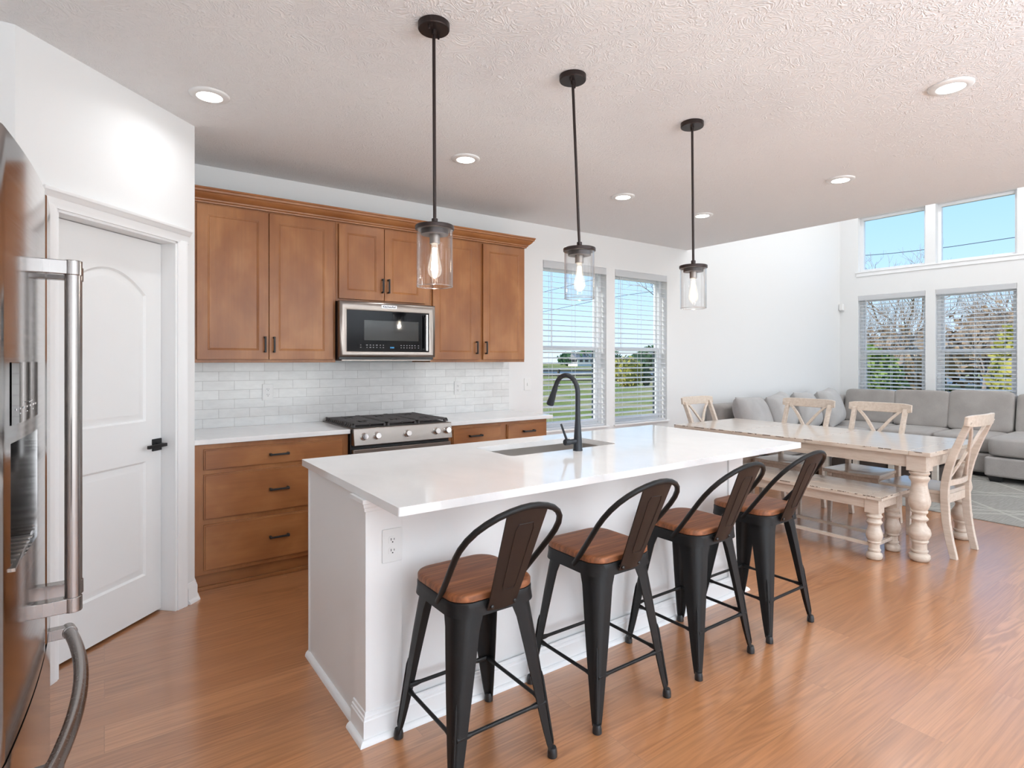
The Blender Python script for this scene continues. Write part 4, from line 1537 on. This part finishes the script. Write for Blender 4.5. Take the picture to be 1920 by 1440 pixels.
SG = 'black metal bar stools with wood seats'
st0 = make_stool()
SL = [(1.078, 1.745, 0.0, 'black metal bar stool with wood seat, at the island end beside the white outlet'),
      (1.690, 1.745, 0.0, 'second black metal bar stool with wood seat, counting from the outlet end of the island'),
      (2.297, 1.745, 0.0, 'third black metal bar stool with wood seat, counting from the outlet end of the island'),
      (2.855, 1.745, 0.0, 'black metal bar stool with wood seat, at the island end next to the dining bench')]
for i, (x, y, rz, lab) in enumerate(SL):
    o = st0 if i == 0 else copy_tree(st0)
    o.location = (x, y, 0); o.rotation_euler.z = rz
    o['label'] = lab; o['group'] = SG

# ------------------------------------------------------------------ dining table, bench and chairs
TX0, TX1, TY0, TY1, TZ = 4.500, 5.520, 1.475, 3.590, 0.765


def turned(prof, c, scale_z=1.0, n=28):
    return MB().lathe([(r, z * scale_z) for r, z in prof], c, n)


TLEG = [(0.046, 0.0), (0.058, 0.008), (0.065, 0.024), (0.063, 0.042), (0.050, 0.052), (0.043, 0.055), (0.046, 0.060), (0.053, 0.068), (0.052, 0.076), (0.045, 0.080), (0.045, 0.122), (0.047, 0.126),
        (0.054, 0.134), (0.054, 0.142), (0.049, 0.147), (0.058, 0.160), (0.067, 0.183), (0.068, 0.200), (0.062, 0.222), (0.046, 0.246), (0.038, 0.266), (0.040, 0.276), (0.052, 0.286), (0.054, 0.294), (0.047, 0.302),
        (0.039, 0.312), (0.039, 0.324), (0.049, 0.334), (0.051, 0.345), (0.046, 0.352), (0.054, 0.365), (0.064, 0.390), (0.067, 0.412), (0.063, 0.440), (0.054, 0.480), (0.048, 0.520), (0.047, 0.540),
        (0.054, 0.556), (0.062, 0.566), (0.062, 0.578), (0.054, 0.584), (0.050, 0.592), (0.060, 0.602), (0.062, 0.612), (0.054, 0.620), (0.054, 0.628)]
dt = thing('dining_table', 'long cream distressed dining table with turned legs, between island and sofa', 'table', ((TX0 + TX1) / 2, (TY0 + TY1) / 2, 0))
o0 = Vector(dt.location)
for (y0, y1) in ((TY0, 2.322), (2.324, 2.962), (2.964, TY1)):
    mb = MB()
    fin = [TY0 + 0.13, TY1 - 0.13]
    ys = [y0] + [f for f in fin if y0 < f < y1] + [y1]
    for a, b in zip(ys[:-1], ys[1:]):
        mb.box(TX0, TX1, a + 0.0008, b - 0.0008, TZ - 0.030, TZ)
    mb.build('tabletop', CREAMT, dt, bevel=0.003)
AP = 0.050
mb = MB()
mb.box(TX0 + AP, TX0 + AP + 0.022, TY0 + 0.14, TY1 - 0.14, 0.645, TZ - 0.030); mb.box(TX1 - AP - 0.022, TX1 - AP, TY0 + 0.14, TY1 - 0.14, 0.645, TZ - 0.030)
mb.box(TX0 + 0.14, TX1 - 0.14, TY0 + AP, TY0 + AP + 0.022, 0.645, TZ - 0.030); mb.box(TX0 + 0.14, TX1 - 0.14, TY1 - AP - 0.022, TY1 - AP, 0.645, TZ - 0.030)
mb.build('apron', CREAM, dt, bevel=0.002)
for x in (TX0 + 0.098, TX1 - 0.098):
    for y in (TY0 + 0.098, TY1 - 0.098):
        mb = turned(TLEG, (x, y))
        mb.box(x - 0.060, x + 0.060, y - 0.060, y + 0.060, 0.624, TZ - 0.030)
        mb.build('leg', CREAM, dt, bevel=0.0015, angle=50)

NX0, NX1, NY0, NY1, NZ = 4.300, 4.760, 1.690, 3.150, 0.452
bn = thing('dining_bench', 'cream distressed wooden bench with turned legs, along the island side of the table', 'bench', ((NX0 + NX1) / 2, (NY0 + NY1) / 2, 0))
mb = MB()
mb.box(NX0, NX1, NY0, NY0 + 0.098, NZ - 0.026, NZ); mb.box(NX0, NX1, NY1 - 0.098, NY1, NZ - 0.026, NZ)
for i in range(3):
    w = (NX1 - NX0) / 3
    mb.box(NX0 + i * w + 0.0006, NX0 + (i + 1) * w - 0.0006, NY0 + 0.0995, NY1 - 0.0995, NZ - 0.026, NZ)
mb.build('seat', CREAMB, bn, bevel=0.0025)
mb = MB()
mb.box(NX0 + 0.038, NX0 + 0.056, NY0 + 0.09, NY1 - 0.09, 0.355, NZ - 0.026); mb.box(NX1 - 0.056, NX1 - 0.038, NY0 + 0.09, NY1 - 0.09, 0.355, NZ - 0.026)
mb.box(NX0 + 0.09, NX1 - 0.09, NY0 + 0.038, NY0 + 0.056, 0.355, NZ - 0.026); mb.box(NX0 + 0.09, NX1 - 0.09, NY1 - 0.056, NY1 - 0.038, 0.355, NZ - 0.026)
mb.build('apron', CREAM, bn, bevel=0.002)
BLEG = [(0.036, 0.0), (0.046, 0.006), (0.051, 0.022), (0.050, 0.038), (0.040, 0.050), (0.034, 0.053), (0.041, 0.062), (0.041, 0.070), (0.034, 0.076), (0.034, 0.112), (0.042, 0.118), (0.042, 0.126), (0.040, 0.130),
        (0.049, 0.146), (0.053, 0.166), (0.051, 0.188), (0.043, 0.210), (0.038, 0.228), (0.037, 0.240), (0.046, 0.250), (0.051, 0.260), (0.046, 0.268), (0.042, 0.274), (0.042, 0.288), (0.050, 0.296), (0.050, 0.304), (0.043, 0.310), (0.043, 0.330)]
for x in (NX0 + 0.080, NX1 - 0.080):
    for y in (NY0 + 0.080, NY1 - 0.080):
        mb = turned(BLEG, (x, y))
        mb.box(x - 0.046, x + 0.046, y - 0.046, y + 0.046, 0.325, NZ - 0.026)
        mb.build('leg', CREAM, bn, bevel=0.0015, angle=50)
for x in (NX0 + 0.080, NX1 - 0.080):
    MB().box(x - 0.010, x + 0.010, NY0 + 0.08, NY1 - 0.08, 0.084, 0.108).build('stretcher', CREAM, bn, bevel=0.002)
for y in (NY0 + 0.080, NY1 - 0.080):
    MB().box(NX0 + 0.08, NX1 - 0.08, y - 0.010, y + 0.010, 0.084, 0.108).build('stretcher', CREAM, bn, bevel=0.002)


def make_chair():
    """faces +y; back posts at -y"""
    t = thing('dining_chair', 'x', 'chair')
    # saddle seat
    nx, ny = 16, 12
    top = []; bot = []
    for j in range(ny + 1):
        v = j / ny
        hw = 0.195 + 0.030 * v
        for i in range(nx + 1):
            u = -1 + 2 * i / nx
            y = -0.200 + 0.415 * v + 0.018 * (1 - u * u) * (1 if v > 0.99 else v * v)
            dip = 0.010 * (1 - u * u) ** 0.5 * math.sin(PI * min(1, max(0, v * 0.9 + 0.05))) + (0.004 * (1 - abs(u)) if v > 0.7 else 0)
            top.append((u * hw, y, 0.462 - dip)); bot.append((u * hw * 0.985, y, 0.432))
    w = nx + 1
    o = len(top)
    fs = []
    for j in range(ny):
        for i in range(nx):
            a = j * w + i
            fs.append((a, a + 1, a + w + 1, a + w)); fs.append((o + a, o + a + w, o + a + w + 1, o + a + 1))
    for i in range(nx):
        fs.append((i, o + i, o + i + 1, i + 1)); a = ny * w + i; fs.append((a, a + 1, o + a + 1, o + a))
    for j in range(ny):
        a = j * w; fs.append((a, a + w, o + a + w, o + a)); a = j * w + nx; fs.append((a, o + a, o + a + w, a + w))
    MB().add(top + bot, fs).build('seat', CREAMS, t, bevel=0.004, angle=50)
    mb = MB()
    mb.box(-0.170, 0.170, 0.150, 0.170, 0.372, 0.433); mb.box(-0.165, 0.165, -0.205, -0.185, 0.372, 0.433)
    for s in (-1, 1):
        mb.loft([[(s * 0.165, -0.20, 0.372), (s * 0.183, -0.20, 0.372), (s * 0.183, -0.20, 0.433), (s * 0.165, -0.20, 0.433)], [(s * 0.180, 0.17, 0.372), (s * 0.198, 0.17, 0.372), (s * 0.198, 0.17, 0.433), (s * 0.180, 0.17, 0.433)]])
    mb.build('apron', CREAM, t, bevel=0.002)
    def py(z):
        pts = [(0.0, -0.258), (0.10, -0.233), (0.25, -0.209), (0.42, -0.200), (0.52, -0.203), (0.64, -0.226), (0.78, -0.270), (0.90, -0.319), (1.00, -0.362)]
        for (za, ya), (zb, yb) in zip(pts[:-1], pts[1:]):
            if za <= z <= zb:
                q = (z - za) / (zb - za); return ya + (yb - ya) * q
        return pts[-1][1]
    zs = [0, 0.05, 0.1, 0.17, 0.25, 0.33, 0.42, 0.47, 0.52, 0.58, 0.64, 0.71, 0.78, 0.84, 0.90, 0.965]
    sm = lambda z: (py(max(z - 0.05, 0)) + py(z) * 2 + py(min(z + 0.05, 1.0))) / 4
    for s in (-1, 1):
        rings = []
        for z in zs:
            x = 0.192 + 0.012 * (z / 1.0)
            dy = 0.021 + 0.004 * math.sin(PI * min(z / 0.9, 1))
            y = sm(z)
            rings.append([(s * x - 0.0165, y - dy, z), (s * x + 0.0165, y - dy, z), (s * x + 0.0165, y + dy, z), (s * x - 0.0165, y + dy, z)])
        MB().loft(rings).build('back_leg', CREAM, t, bevel=0.003, angle=40)
        MB().loft([[(s * a - h, b - h, z), (s * a + h, b - h, z), (s * a + h, b + h, z), (s * a - h, b + h, z)] for a, b, h, z in ((0.185, 0.172, 0.013, 0.0), (0.180, 0.165, 0.020, 0.35), (0.180, 0.165, 0.021, 0.433))]).build('front_leg', CREAM, t, bevel=0.003)
    # curved top rail
    rings = []
    for i in range(15):
        u = -1 + 2 * i / 14
        x = u * 0.252
        yc = sm(0.965) + 0.010 - 0.032 * (1 - u * u)
        k = 0.010 * (abs(u) ** 8)
        rings.append([(x, yc - 0.013, 0.930 + k), (x, yc + 0.011, 0.930 + k), (x, yc + 0.003, 1.012 - k), (x, yc - 0.021, 1.012 - k)])
    MB().loft(rings).build('top_rail', CREAM, t, bevel=0.004, angle=50)
    rings = []
    for i in range(11):
        u = -1 + 2 * i / 10
        yc = sm(0.515) - 0.020 * (1 - u * u)
        rings.append([(u * 0.196, yc - 0.010, 0.500), (u * 0.196, yc + 0.010, 0.500), (u * 0.196, yc + 0.008, 0.540), (u * 0.196, yc - 0.012, 0.540)])
    MB().loft(rings).build('lower_rail', CREAM, t, bevel=0.003, angle=50)
    for s in (-1, 1):
        rings = []
        for i in range(13):
            q = i / 12
            z = 0.535 + 0.405 * q
            u = s * (-1 + 2 * q)
            # bowed struts that meet in the middle
            x = u * 0.165 * (1 - 0.12 * math.sin(PI * abs(2 * q - 1)))
            yc = sm(z) - 0.018 * (1 - u * u) + s * 0.004
            rings.append([(x - 0.016, yc - 0.009, z), (x + 0.016, yc - 0.009, z), (x + 0.016, yc + 0.009, z), (x - 0.016, yc + 0.009, z)])
        MB().loft(rings).build('cross_brace', CREAM, t, bevel=0.003, angle=50)
    return t


ch0 = make_chair()
CG = 'cream cross-back dining chairs'
CHS = [(5.018, 1.690, -1.5, 'cream cross-back dining chair at the table end nearest the camera, seen from behind'),
       (5.265, 2.225, 90.0, 'cream cross-back dining chair on the sofa side of the table, nearer the camera'),
       (5.265, 2.855, 90.0, 'cream cross-back dining chair on the sofa side of the table, farther from the camera'),
       (5.030, 3.372, 180.0, 'cream cross-back dining chair at the far table end, by the kitchen window')]
for i, (x, y, rz, lab) in enumerate(CHS):
    o = ch0 if i == 0 else copy_tree(ch0)
    o.location = (x, y, 0); o.rotation_euler.z = R(rz)
    o['label'] = lab; o['group'] = CG

# ------------------------------------------------------------------ living room: rug, sectional sofa, coffee table
tag(MB().box(6.20, 8.95, 0.35, 3.30, 0.0, 0.009).box(6.185, 6.20, 0.35, 3.30, 0.0, 0.008).build('area_rug', RUG, bevel=0.002), 'large grey patterned area rug in front of the sectional sofa', 'rug')
so = thing('sectional_sofa', 'grey fabric L-shaped sectional sofa with chaise, under the living-room windows', 'sofa', (8.6, 3.2, 0))
mb = MB()
mb.box(8.46, 9.70, 2.16, 4.40, 0.055, 0.285); mb.box(6.12, 8.46, 3.45, 4.40, 0.055, 0.285)
mb.build('base', SOFA, so, bevel=0.03, seg=3)
MB().box(8.175, 9.70, 1.10, 2.165, 0.072, 0.290).build('chaise_base', SOFA, so, bevel=0.025, seg=3)
mb = MB()
mb.box(9.44, 9.71, 1.10, 4.40, 0.10, 0.835)
mb.build('backrest', SOFA, so, bevel=0.05, seg=4)
mb = MB(); mb.box(6.12, 9.44, 4.16, 4.405, 0.10, 0.840)
mb.build('backrest', SOFA, so, bevel=0.05, seg=4)
for (c, s) in (((8.86, 1.635, 0.405), (1.36, 1.04, 0.235)), ((8.96, 2.470, 0.385), (1.00, 0.615, 0.205)), ((8.96, 3.095, 0.385), (1.00, 0.625, 0.205)), ((8.94, 3.78, 0.385), (0.98, 0.74, 0.20)),
               ((6.70, 3.80, 0.385), (1.10, 0.74, 0.20)), ((7.84, 3.80, 0.385), (1.16, 0.74, 0.20))):
    MB().cushion(c, s, 0.16, 0.30, n=56, m=18).build('seat_cushion', SOFA, so, angle=70)
for i, (y0, y1, z1) in enumerate(((3.455, 4.140, 0.925), (2.805, 3.475, 0.945), (2.135, 2.825, 0.965), (1.430, 2.125, 0.945))):
    rot = Matrix.Rotation(R(12), 3, 'Y')
    MB().cushion((9.315, (y0 + y1) / 2, (0.46 + z1) / 2), (0.27, y1 - y0 - 0.004, z1 - 0.46 + 0.03), 0.22, 0.20, rot, n=56, m=22).build('back_cushion', SOFA, so, angle=70)
for (x, y) in ((8.265, 2.07), (8.28, 1.22), (9.6, 1.22), (9.6, 4.3), (6.22, 3.55), (6.22, 4.3), (8.56, 2.28)):
    MB().loft([[(x - 0.05, y - 0.05, 0.010), (x + 0.05, y - 0.05, 0.010), (x + 0.05, y + 0.05, 0.010), (x - 0.05, y + 0.05, 0.010)], [(x - 0.07, y - 0.07, 0.076), (x + 0.07, y - 0.07, 0.076), (x + 0.07, y + 0.07, 0.076), (x - 0.07, y + 0.07, 0.076)]]).build('foot', DARK, so)
PLAB = ['light grey loose sofa pillow nearest the far dining chair, first along the wall', 'light grey loose sofa pillow, second along the wall from the far dining chair',
        'light grey loose sofa pillow, third along the wall from the far dining chair', 'light grey loose sofa pillow in the corner of the sectional, fourth along the wall']
def pillow_mesh(w, h, d):
    """knife-edged pillow: thick in the middle, thin and slightly pinched along its seams; lies in xz, thickness along y"""
    n = 22
    mb = MB()
    pts = [[], []]
    for s in (0, 1):
        for j in range(n + 1):
            for i in range(n + 1):
                u = -1 + 2 * i / n; v = -1 + 2 * j / n
                k = max(0.0, (1 - abs(u) ** 3.2)) ** 0.5 * max(0.0, (1 - abs(v) ** 3.2)) ** 0.5
                pin = 1 - 0.03 * (1 - v * v) * abs(u) ** 3
                pin2 = 1 - 0.03 * (1 - u * u) * abs(v) ** 3
                wr = 0.006 * math.sin(9 * u + 4 * v) * (1 - k) * (1 - max(abs(u), abs(v)) ** 8)
                pts[s].append((u * w / 2 * pin, (1 if s else -1) * (d / 2 * k + 0.006) + wr, v * h / 2 * pin2))
    m = (n + 1) ** 2
    fs = []
    for j in range(n):
        for i in range(n):
            a = j * (n + 1) + i
            fs.append((a, a + 1, a + n + 2, a + n + 1)); fs.append((m + a, m + a + n + 1, m + a + n + 2, m + a + 1))
    for i in range(n):
        for (a, b) in ((i, i + 1), (n * (n + 1) + i + 1, n * (n + 1) + i)):
            fs.append((a, m + a, m + b, b))
        for (a, b) in (((i + 1) * (n + 1), i * (n + 1)), (i * (n + 1) + n, (i + 1) * (n + 1) + n)):
            fs.append((a, m + a, m + b, b))
    return mb.add(pts[0] + pts[1], fs)


for i, (x, z1, yaw, roll) in enumerate(((6.47, 0.925, 14, 3), (7.08, 0.945, 17, -3), (7.72, 0.95, 18, 2), (8.37, 0.965, 15, -2))):
    rot = Matrix.Rotation(R(yaw), 4, 'Z') @ Matrix.Rotation(R(-19), 4, 'X') @ Matrix.Rotation(R(roll), 4, 'Y')
    mb = pillow_mesh(0.80, z1 - 0.44, 0.30).xf(Matrix.Translation((x, 3.96, (0.475 + z1) / 2)) @ rot)
    tag(mb.build('sofa_pillow', PILLOW, angle=70), PLAB[i], 'pillow', 'light grey loose pillows along the wall')

WHW = m_wood('whitewashed_wood', [(0.3, (0.42, 0.37, 0.31)), (0.7, (0.55, 0.50, 0.44))], (1, 1, 1), 4, (30, 3, 30), 0.12, 0.5)
DKW = pbr('dark_basket', (0.05, 0.035, 0.028), 0.8)
ct = thing('coffee_table', 'whitewashed wooden coffee table with dark lower compartments, seen under the dining table', 'table', (7.1, 2.65, 0.009))
MB().box(6.72, 7.48, 2.12, 3.30, 0.405, 0.445).build('tabletop', WHW, ct, bevel=0.004)
for x in (6.76, 7.40):
    for y in (2.16, 2.55, 2.90, 3.22):
        MB().box(x, x + 0.05, y, y + 0.05, 0.009, 0.405).build('leg', WHW, ct, bevel=0.003)
for z in (0.09, 0.34):
    MB().box(6.765, 7.445, 2.17, 3.265, z, z + 0.03).build('shelf', WHW, ct, bevel=0.003)
for i, y in enumerate((2.235, 2.625, 2.965)):
    MB().box(6.80, 7.38, y, y + (0.28 if i < 2 else 0.235), 0.121, 0.275).build('basket', DKW, ct, bevel=0.02)

tag(MB().box(9.728, XW, 4.395, 4.462, 2.195, 2.300).build('motion_sensor', PLASTIC, bevel=0.012, seg=3), 'small white alarm sensor mounted high in the living-room corner', 'sensor')

# ------------------------------------------------------------------ outdoors
GZ = -0.32
mb = MB(); mb.lathe([(320.0, GZ), (0.001, GZ + 0.0)], (20, 20), 96, cap=False)
struct(mb.build('lawn', GRASS, recalc=False))
struct(MB().box(XL - T, XW + T, -14, YR, GZ, -0.13).build('bounce_slab', pbr('concrete', (0.55, 0.54, 0.52), 0.9, 0, 0.1)))  # unseen pale slab, added to bounce neutral light to the ceiling
struct(MB().box(48, 64, -40, 90, GZ + 0.01, GZ + 0.04).build('road', pbr('asphalt', (0.10, 0.135, 0.17), 0.8)))

random.seed(11)


def branches(mb, p, d, L, r, depth, leaves=None):
    n = 3
    pts = [p]
    q = p; dd = d.copy()
    for i in range(n):
        dd = (dd + Vector((random.uniform(-1, 1), random.uniform(-1, 1), random.uniform(-0.3, 0.6))) * 0.13).normalized()
        q = q + dd * (L / n)
        pts.append(q)
    mb.tube(pts, [r * (1 - 0.14 * i) for i in range(n + 1)], 5 if depth > 2 else 3, cap=False)
    if depth == 0:
        return
    for k in range(random.choice((2, 3, 3))):
        a = random.uniform(0, 2 * PI)
        side = dd.cross(Vector((math.cos(a), math.sin(a), 0.3))).normalized()
        nd = (dd + side * random.uniform(0.45, 0.95) + Vector((0, 0, 0.15))).normalized()
        start = pts[-1] if k == 0 else pts[random.choice((2, 3))]
        branches(mb, start, nd, L * random.uniform(0.62, 0.8), r * 0.58, depth - 1)


def bare_tree(label):
    t = thing('bare_tree', label, 'tree', (0, 0, 0), 'leafless trees outside')
    mb = MB(); mb.tube([Vector((0, 0, 0)), Vector((0.05, 0, 1.2)), Vector((0.0, 0.08, 2.4))], [0.20, 0.15, 0.12], 8)
    mb.build('trunk', BARK, t)
    mb = MB()
    for a in range(4):
        an = a * PI / 2 + random.uniform(-0.4, 0.4)
        branches(mb, Vector((0.0, 0.08, 2.1 + 0.1 * a)), Vector((math.cos(an) * 0.55, math.sin(an) * 0.55, 1)).normalized(), 2.1, 0.075, 5)
    mb.build('branches', BARK, t)
    return t


BTG = 'leafless trees outside'
bt = [bare_tree('x'), bare_tree('x')]
WHERE = [(27, 10.2, 0.55), (31, 13.5, 0.62), (25, 6.6, 0.48), (34.1, 12.5, 0.92), (37, 12.6, 0.68), (30, 6.2, 0.52), (37, 6.5, 0.66), (35, 17.0, 0.62), (41, 9.6, 0.74), (42, 15.5, 0.74), (27, 13.2, 0.42), (39, 9.0, 0.86)]
first = [True, True]
for i, (x, y, s) in enumerate(WHERE):
    k = i % 2
    if first[k]:
        o = bt[k]; first[k] = False
    else:
        o = copy_tree(bt[k])
    o.location = (x, y, GZ); o.rotation_euler.z = i * 1.3; o.scale = (s, s, s)
    o['group'] = BTG
    o['label'] = 'leafless grey-brown tree in the thicket behind the living-room windows'
o = copy_tree(bt[0]); o.location = (18.5, 13.4, GZ); o.rotation_euler.z = 2.2; o.scale = (0.9,) * 3
o['label'] = 'leafless tree whose twigs show in the upper pane of the second kitchen window'; o['group'] = BTG


def bush(name, label, cat, x, y, rx, ry, h, mat, n, leaf, group=None, z0=None, core=True):
    z0 = GZ if z0 is None else z0
    t = thing(name, label, cat, (x, y, GZ), group)
    mb = MB()
    for i in range(n):
        a = random.uniform(0, 2 * PI); u = random.uniform(-1, 1); r = random.uniform(0.72, 1.05)
        c = Vector((x + rx * r * math.sqrt(1 - u * u) * math.cos(a), y + ry * r * math.sqrt(1 - u * u) * math.sin(a), z0 + h / 2 + h / 2 * r * u))
        if c.z < GZ: c.z = GZ + 0.02
        d = Vector((random.uniform(-1, 1), random.uniform(-1, 1), random.uniform(-1, 1))).normalized()
        e_ = d.orthogonal().normalized(); f = d.cross(e_)
        l = leaf * random.uniform(0.6, 1.3)
        mb.add([c + e_ * l, c + f * l * 0.5, c - e_ * l, c - f * l * 0.5], [(0, 1, 2, 3)])
    if core:
        mb.cushion((x, y, z0 + h / 2), (rx * 1.5, ry * 1.5, h * 0.8), 1.0, 1.0, n=16, m=8)
    mb.build('foliage', mat, t, smooth=False, recalc=False)
    mb = MB(); mb.tube([(x, y, GZ), (x + 0.03, y, z0 + h * 0.5)], [0.08, 0.04], 7)
    mb.build('stem', BARK, t)
    return t


GRN = m_leaf('green_leaves', (0.10, 0.16, 0.03), (0.20, 0.26, 0.07))
YGR = m_leaf('yellow_green_leaves', (0.26, 0.26, 0.05), (0.38, 0.34, 0.08))
DGR = m_leaf('dark_evergreen', (0.03, 0.09, 0.035), (0.08, 0.17, 0.06))
BRN = m_leaf('brown_brush', (0.24, 0.16, 0.10), (0.40, 0.30, 0.20))
bush('shrub', 'bright green bush outside the living-room window nearest the corner', 'bush', 16.0, 6.75, 0.95, 0.9, 2.1, GRN, 1500, 0.13)
bush('shrub', 'yellow-green bush at the edge of the farther living-room window', 'bush', 17.0, 3.85, 0.6, 0.55, 2.6, YGR, 900, 0.12)
bush('shrub', 'yellow-green shrub outside the second kitchen window', 'bush', 26.7, 24.9, 0.95, 0.95, 1.95, YGR, 800, 0.15)
bush('evergreen', 'small dark evergreen standing in the field outside the second kitchen window', 'tree', 27.9, 24.4, 0.26, 0.26, 1.45, DGR, 400, 0.10)
for i, (x, y, rx, h) in enumerate(((33, 21, 4, 3.0), (38, 14, 4.5, 3.6), (40, 6, 4.5, 3.8), (36, 0, 4, 3.2), (44, 9.5, 5, 5.2))):
    bush('brush_thicket', 'brown winter brush under the leafless trees behind the living-room windows', 'bush', x, y, rx, rx, h, BRN, 900, 0.30, 'brown brush behind the road')
# rail fence across the field behind the kitchen windows
fn = thing('rail_fence', 'dark wooden rail fence crossing the field outside the kitchen windows', 'fence', (26, 27, GZ))
FW = pbr('fence_wood', (0.07, 0.065, 0.055), 0.9)
FA, FB = Vector((12.0, 36.9, GZ)), Vector((40.0, 17.0, GZ))
for i in range(15):
    p = FA.lerp(FB, i / 14)
    MB().box(p.x - 0.06, p.x + 0.06, p.y - 0.06, p.y + 0.06, GZ, GZ + 1.15).build('post', FW, fn)
for z in (0.42, 0.72, 1.02):
    MB().bar(FA + Vector((0, 0, z)), FB + Vector((0, 0, z)), 0.04, 0.10).build('rail', FW, fn)
# far houses
HW = pbr('pale_siding', (0.72, 0.71, 0.69), 0.8)
HRF = pbr('grey_shingles', (0.24, 0.23, 0.235), 0.9)
HLAB = ['white house far across the field, seen through the first kitchen window', 'pale house far across the field, seen at the left of the second kitchen window',
        'pale gabled house far across the field, seen in the middle of the second kitchen window', 'pale gabled house far across the field, seen at the right of the second kitchen window']
for i, (x, y, w, d, h) in enumerate(((112, 122, 7, 4, 1.9), (114, 96, 6, 4, 2.1), (124, 92, 6, 5, 2.3), (134, 83, 7, 5, 2.2))):
    t = thing('far_house', HLAB[i], 'house', (x, y, GZ), 'pale houses on the horizon')
    MB().box(x - w / 2, x + w / 2, y - d / 2, y + d / 2, GZ, GZ + h).build('walls', HW, t)
    MB().prism([(y - d / 2 - 0.5, GZ + h), (y + d / 2 + 0.5, GZ + h), (y, GZ + h + d * 0.42)], 'x', x - w / 2 - 0.4, x + w / 2 + 0.4).build('roof', HRF, t)
    for s in (-0.3, 0.0, 0.3):
        MB().box(x + s * w - 0.6, x + s * w + 0.6, y - d / 2 - 0.05, y - d / 2, GZ + 1.2, GZ + 2.6).build('window', DARK, t)
        MB().box(x - w / 2 - 0.05, x - w / 2, y + s * d - 0.6, y + s * d + 0.6, GZ + 1.2, GZ + 2.6).build('window', DARK, t)
for i, (x, y, r, h) in enumerate(((84, 118, 6, 4.0), (92, 124, 5, 4.6), (112, 125, 5, 4.2), (128, 132, 7, 5.5), (104, 92, 3.5, 3.4), (150, 112, 7, 4.6), (138, 118, 5, 6.2))):
    bush('far_tree', 'dark green tree in the distant row behind the field, seen through the kitchen windows', 'tree', x, y, r, r, h, DGR, 700, 0.6, 'distant green trees')
# overhead lines
WIRE = pbr('wire', (0.06, 0.07, 0.09), 0.6)
WL = ['overhead power line crossing the sky, uppermost of those outside', 'overhead power line crossing the sky, second from the top outside', 'overhead power line crossing the sky, lowest of those outside']
for i, (z, off) in enumerate(((9.8, 0.0), (7.6, 0.6), (6.0, 1.2))):
    pts = []
    for k in range(41):
        q = k / 40
        x = 38 - 12 * q + off; y = -22 + 100 * q
        sag = 0.5 * math.cos((q * 3 % 1.0 - 0.5) * 2 * PI)
        pts.append((x, y, z + sag))
    tag(MB().tube(pts, 0.018, 5).build('power_line', WIRE), WL[i], 'cable', 'overhead lines')
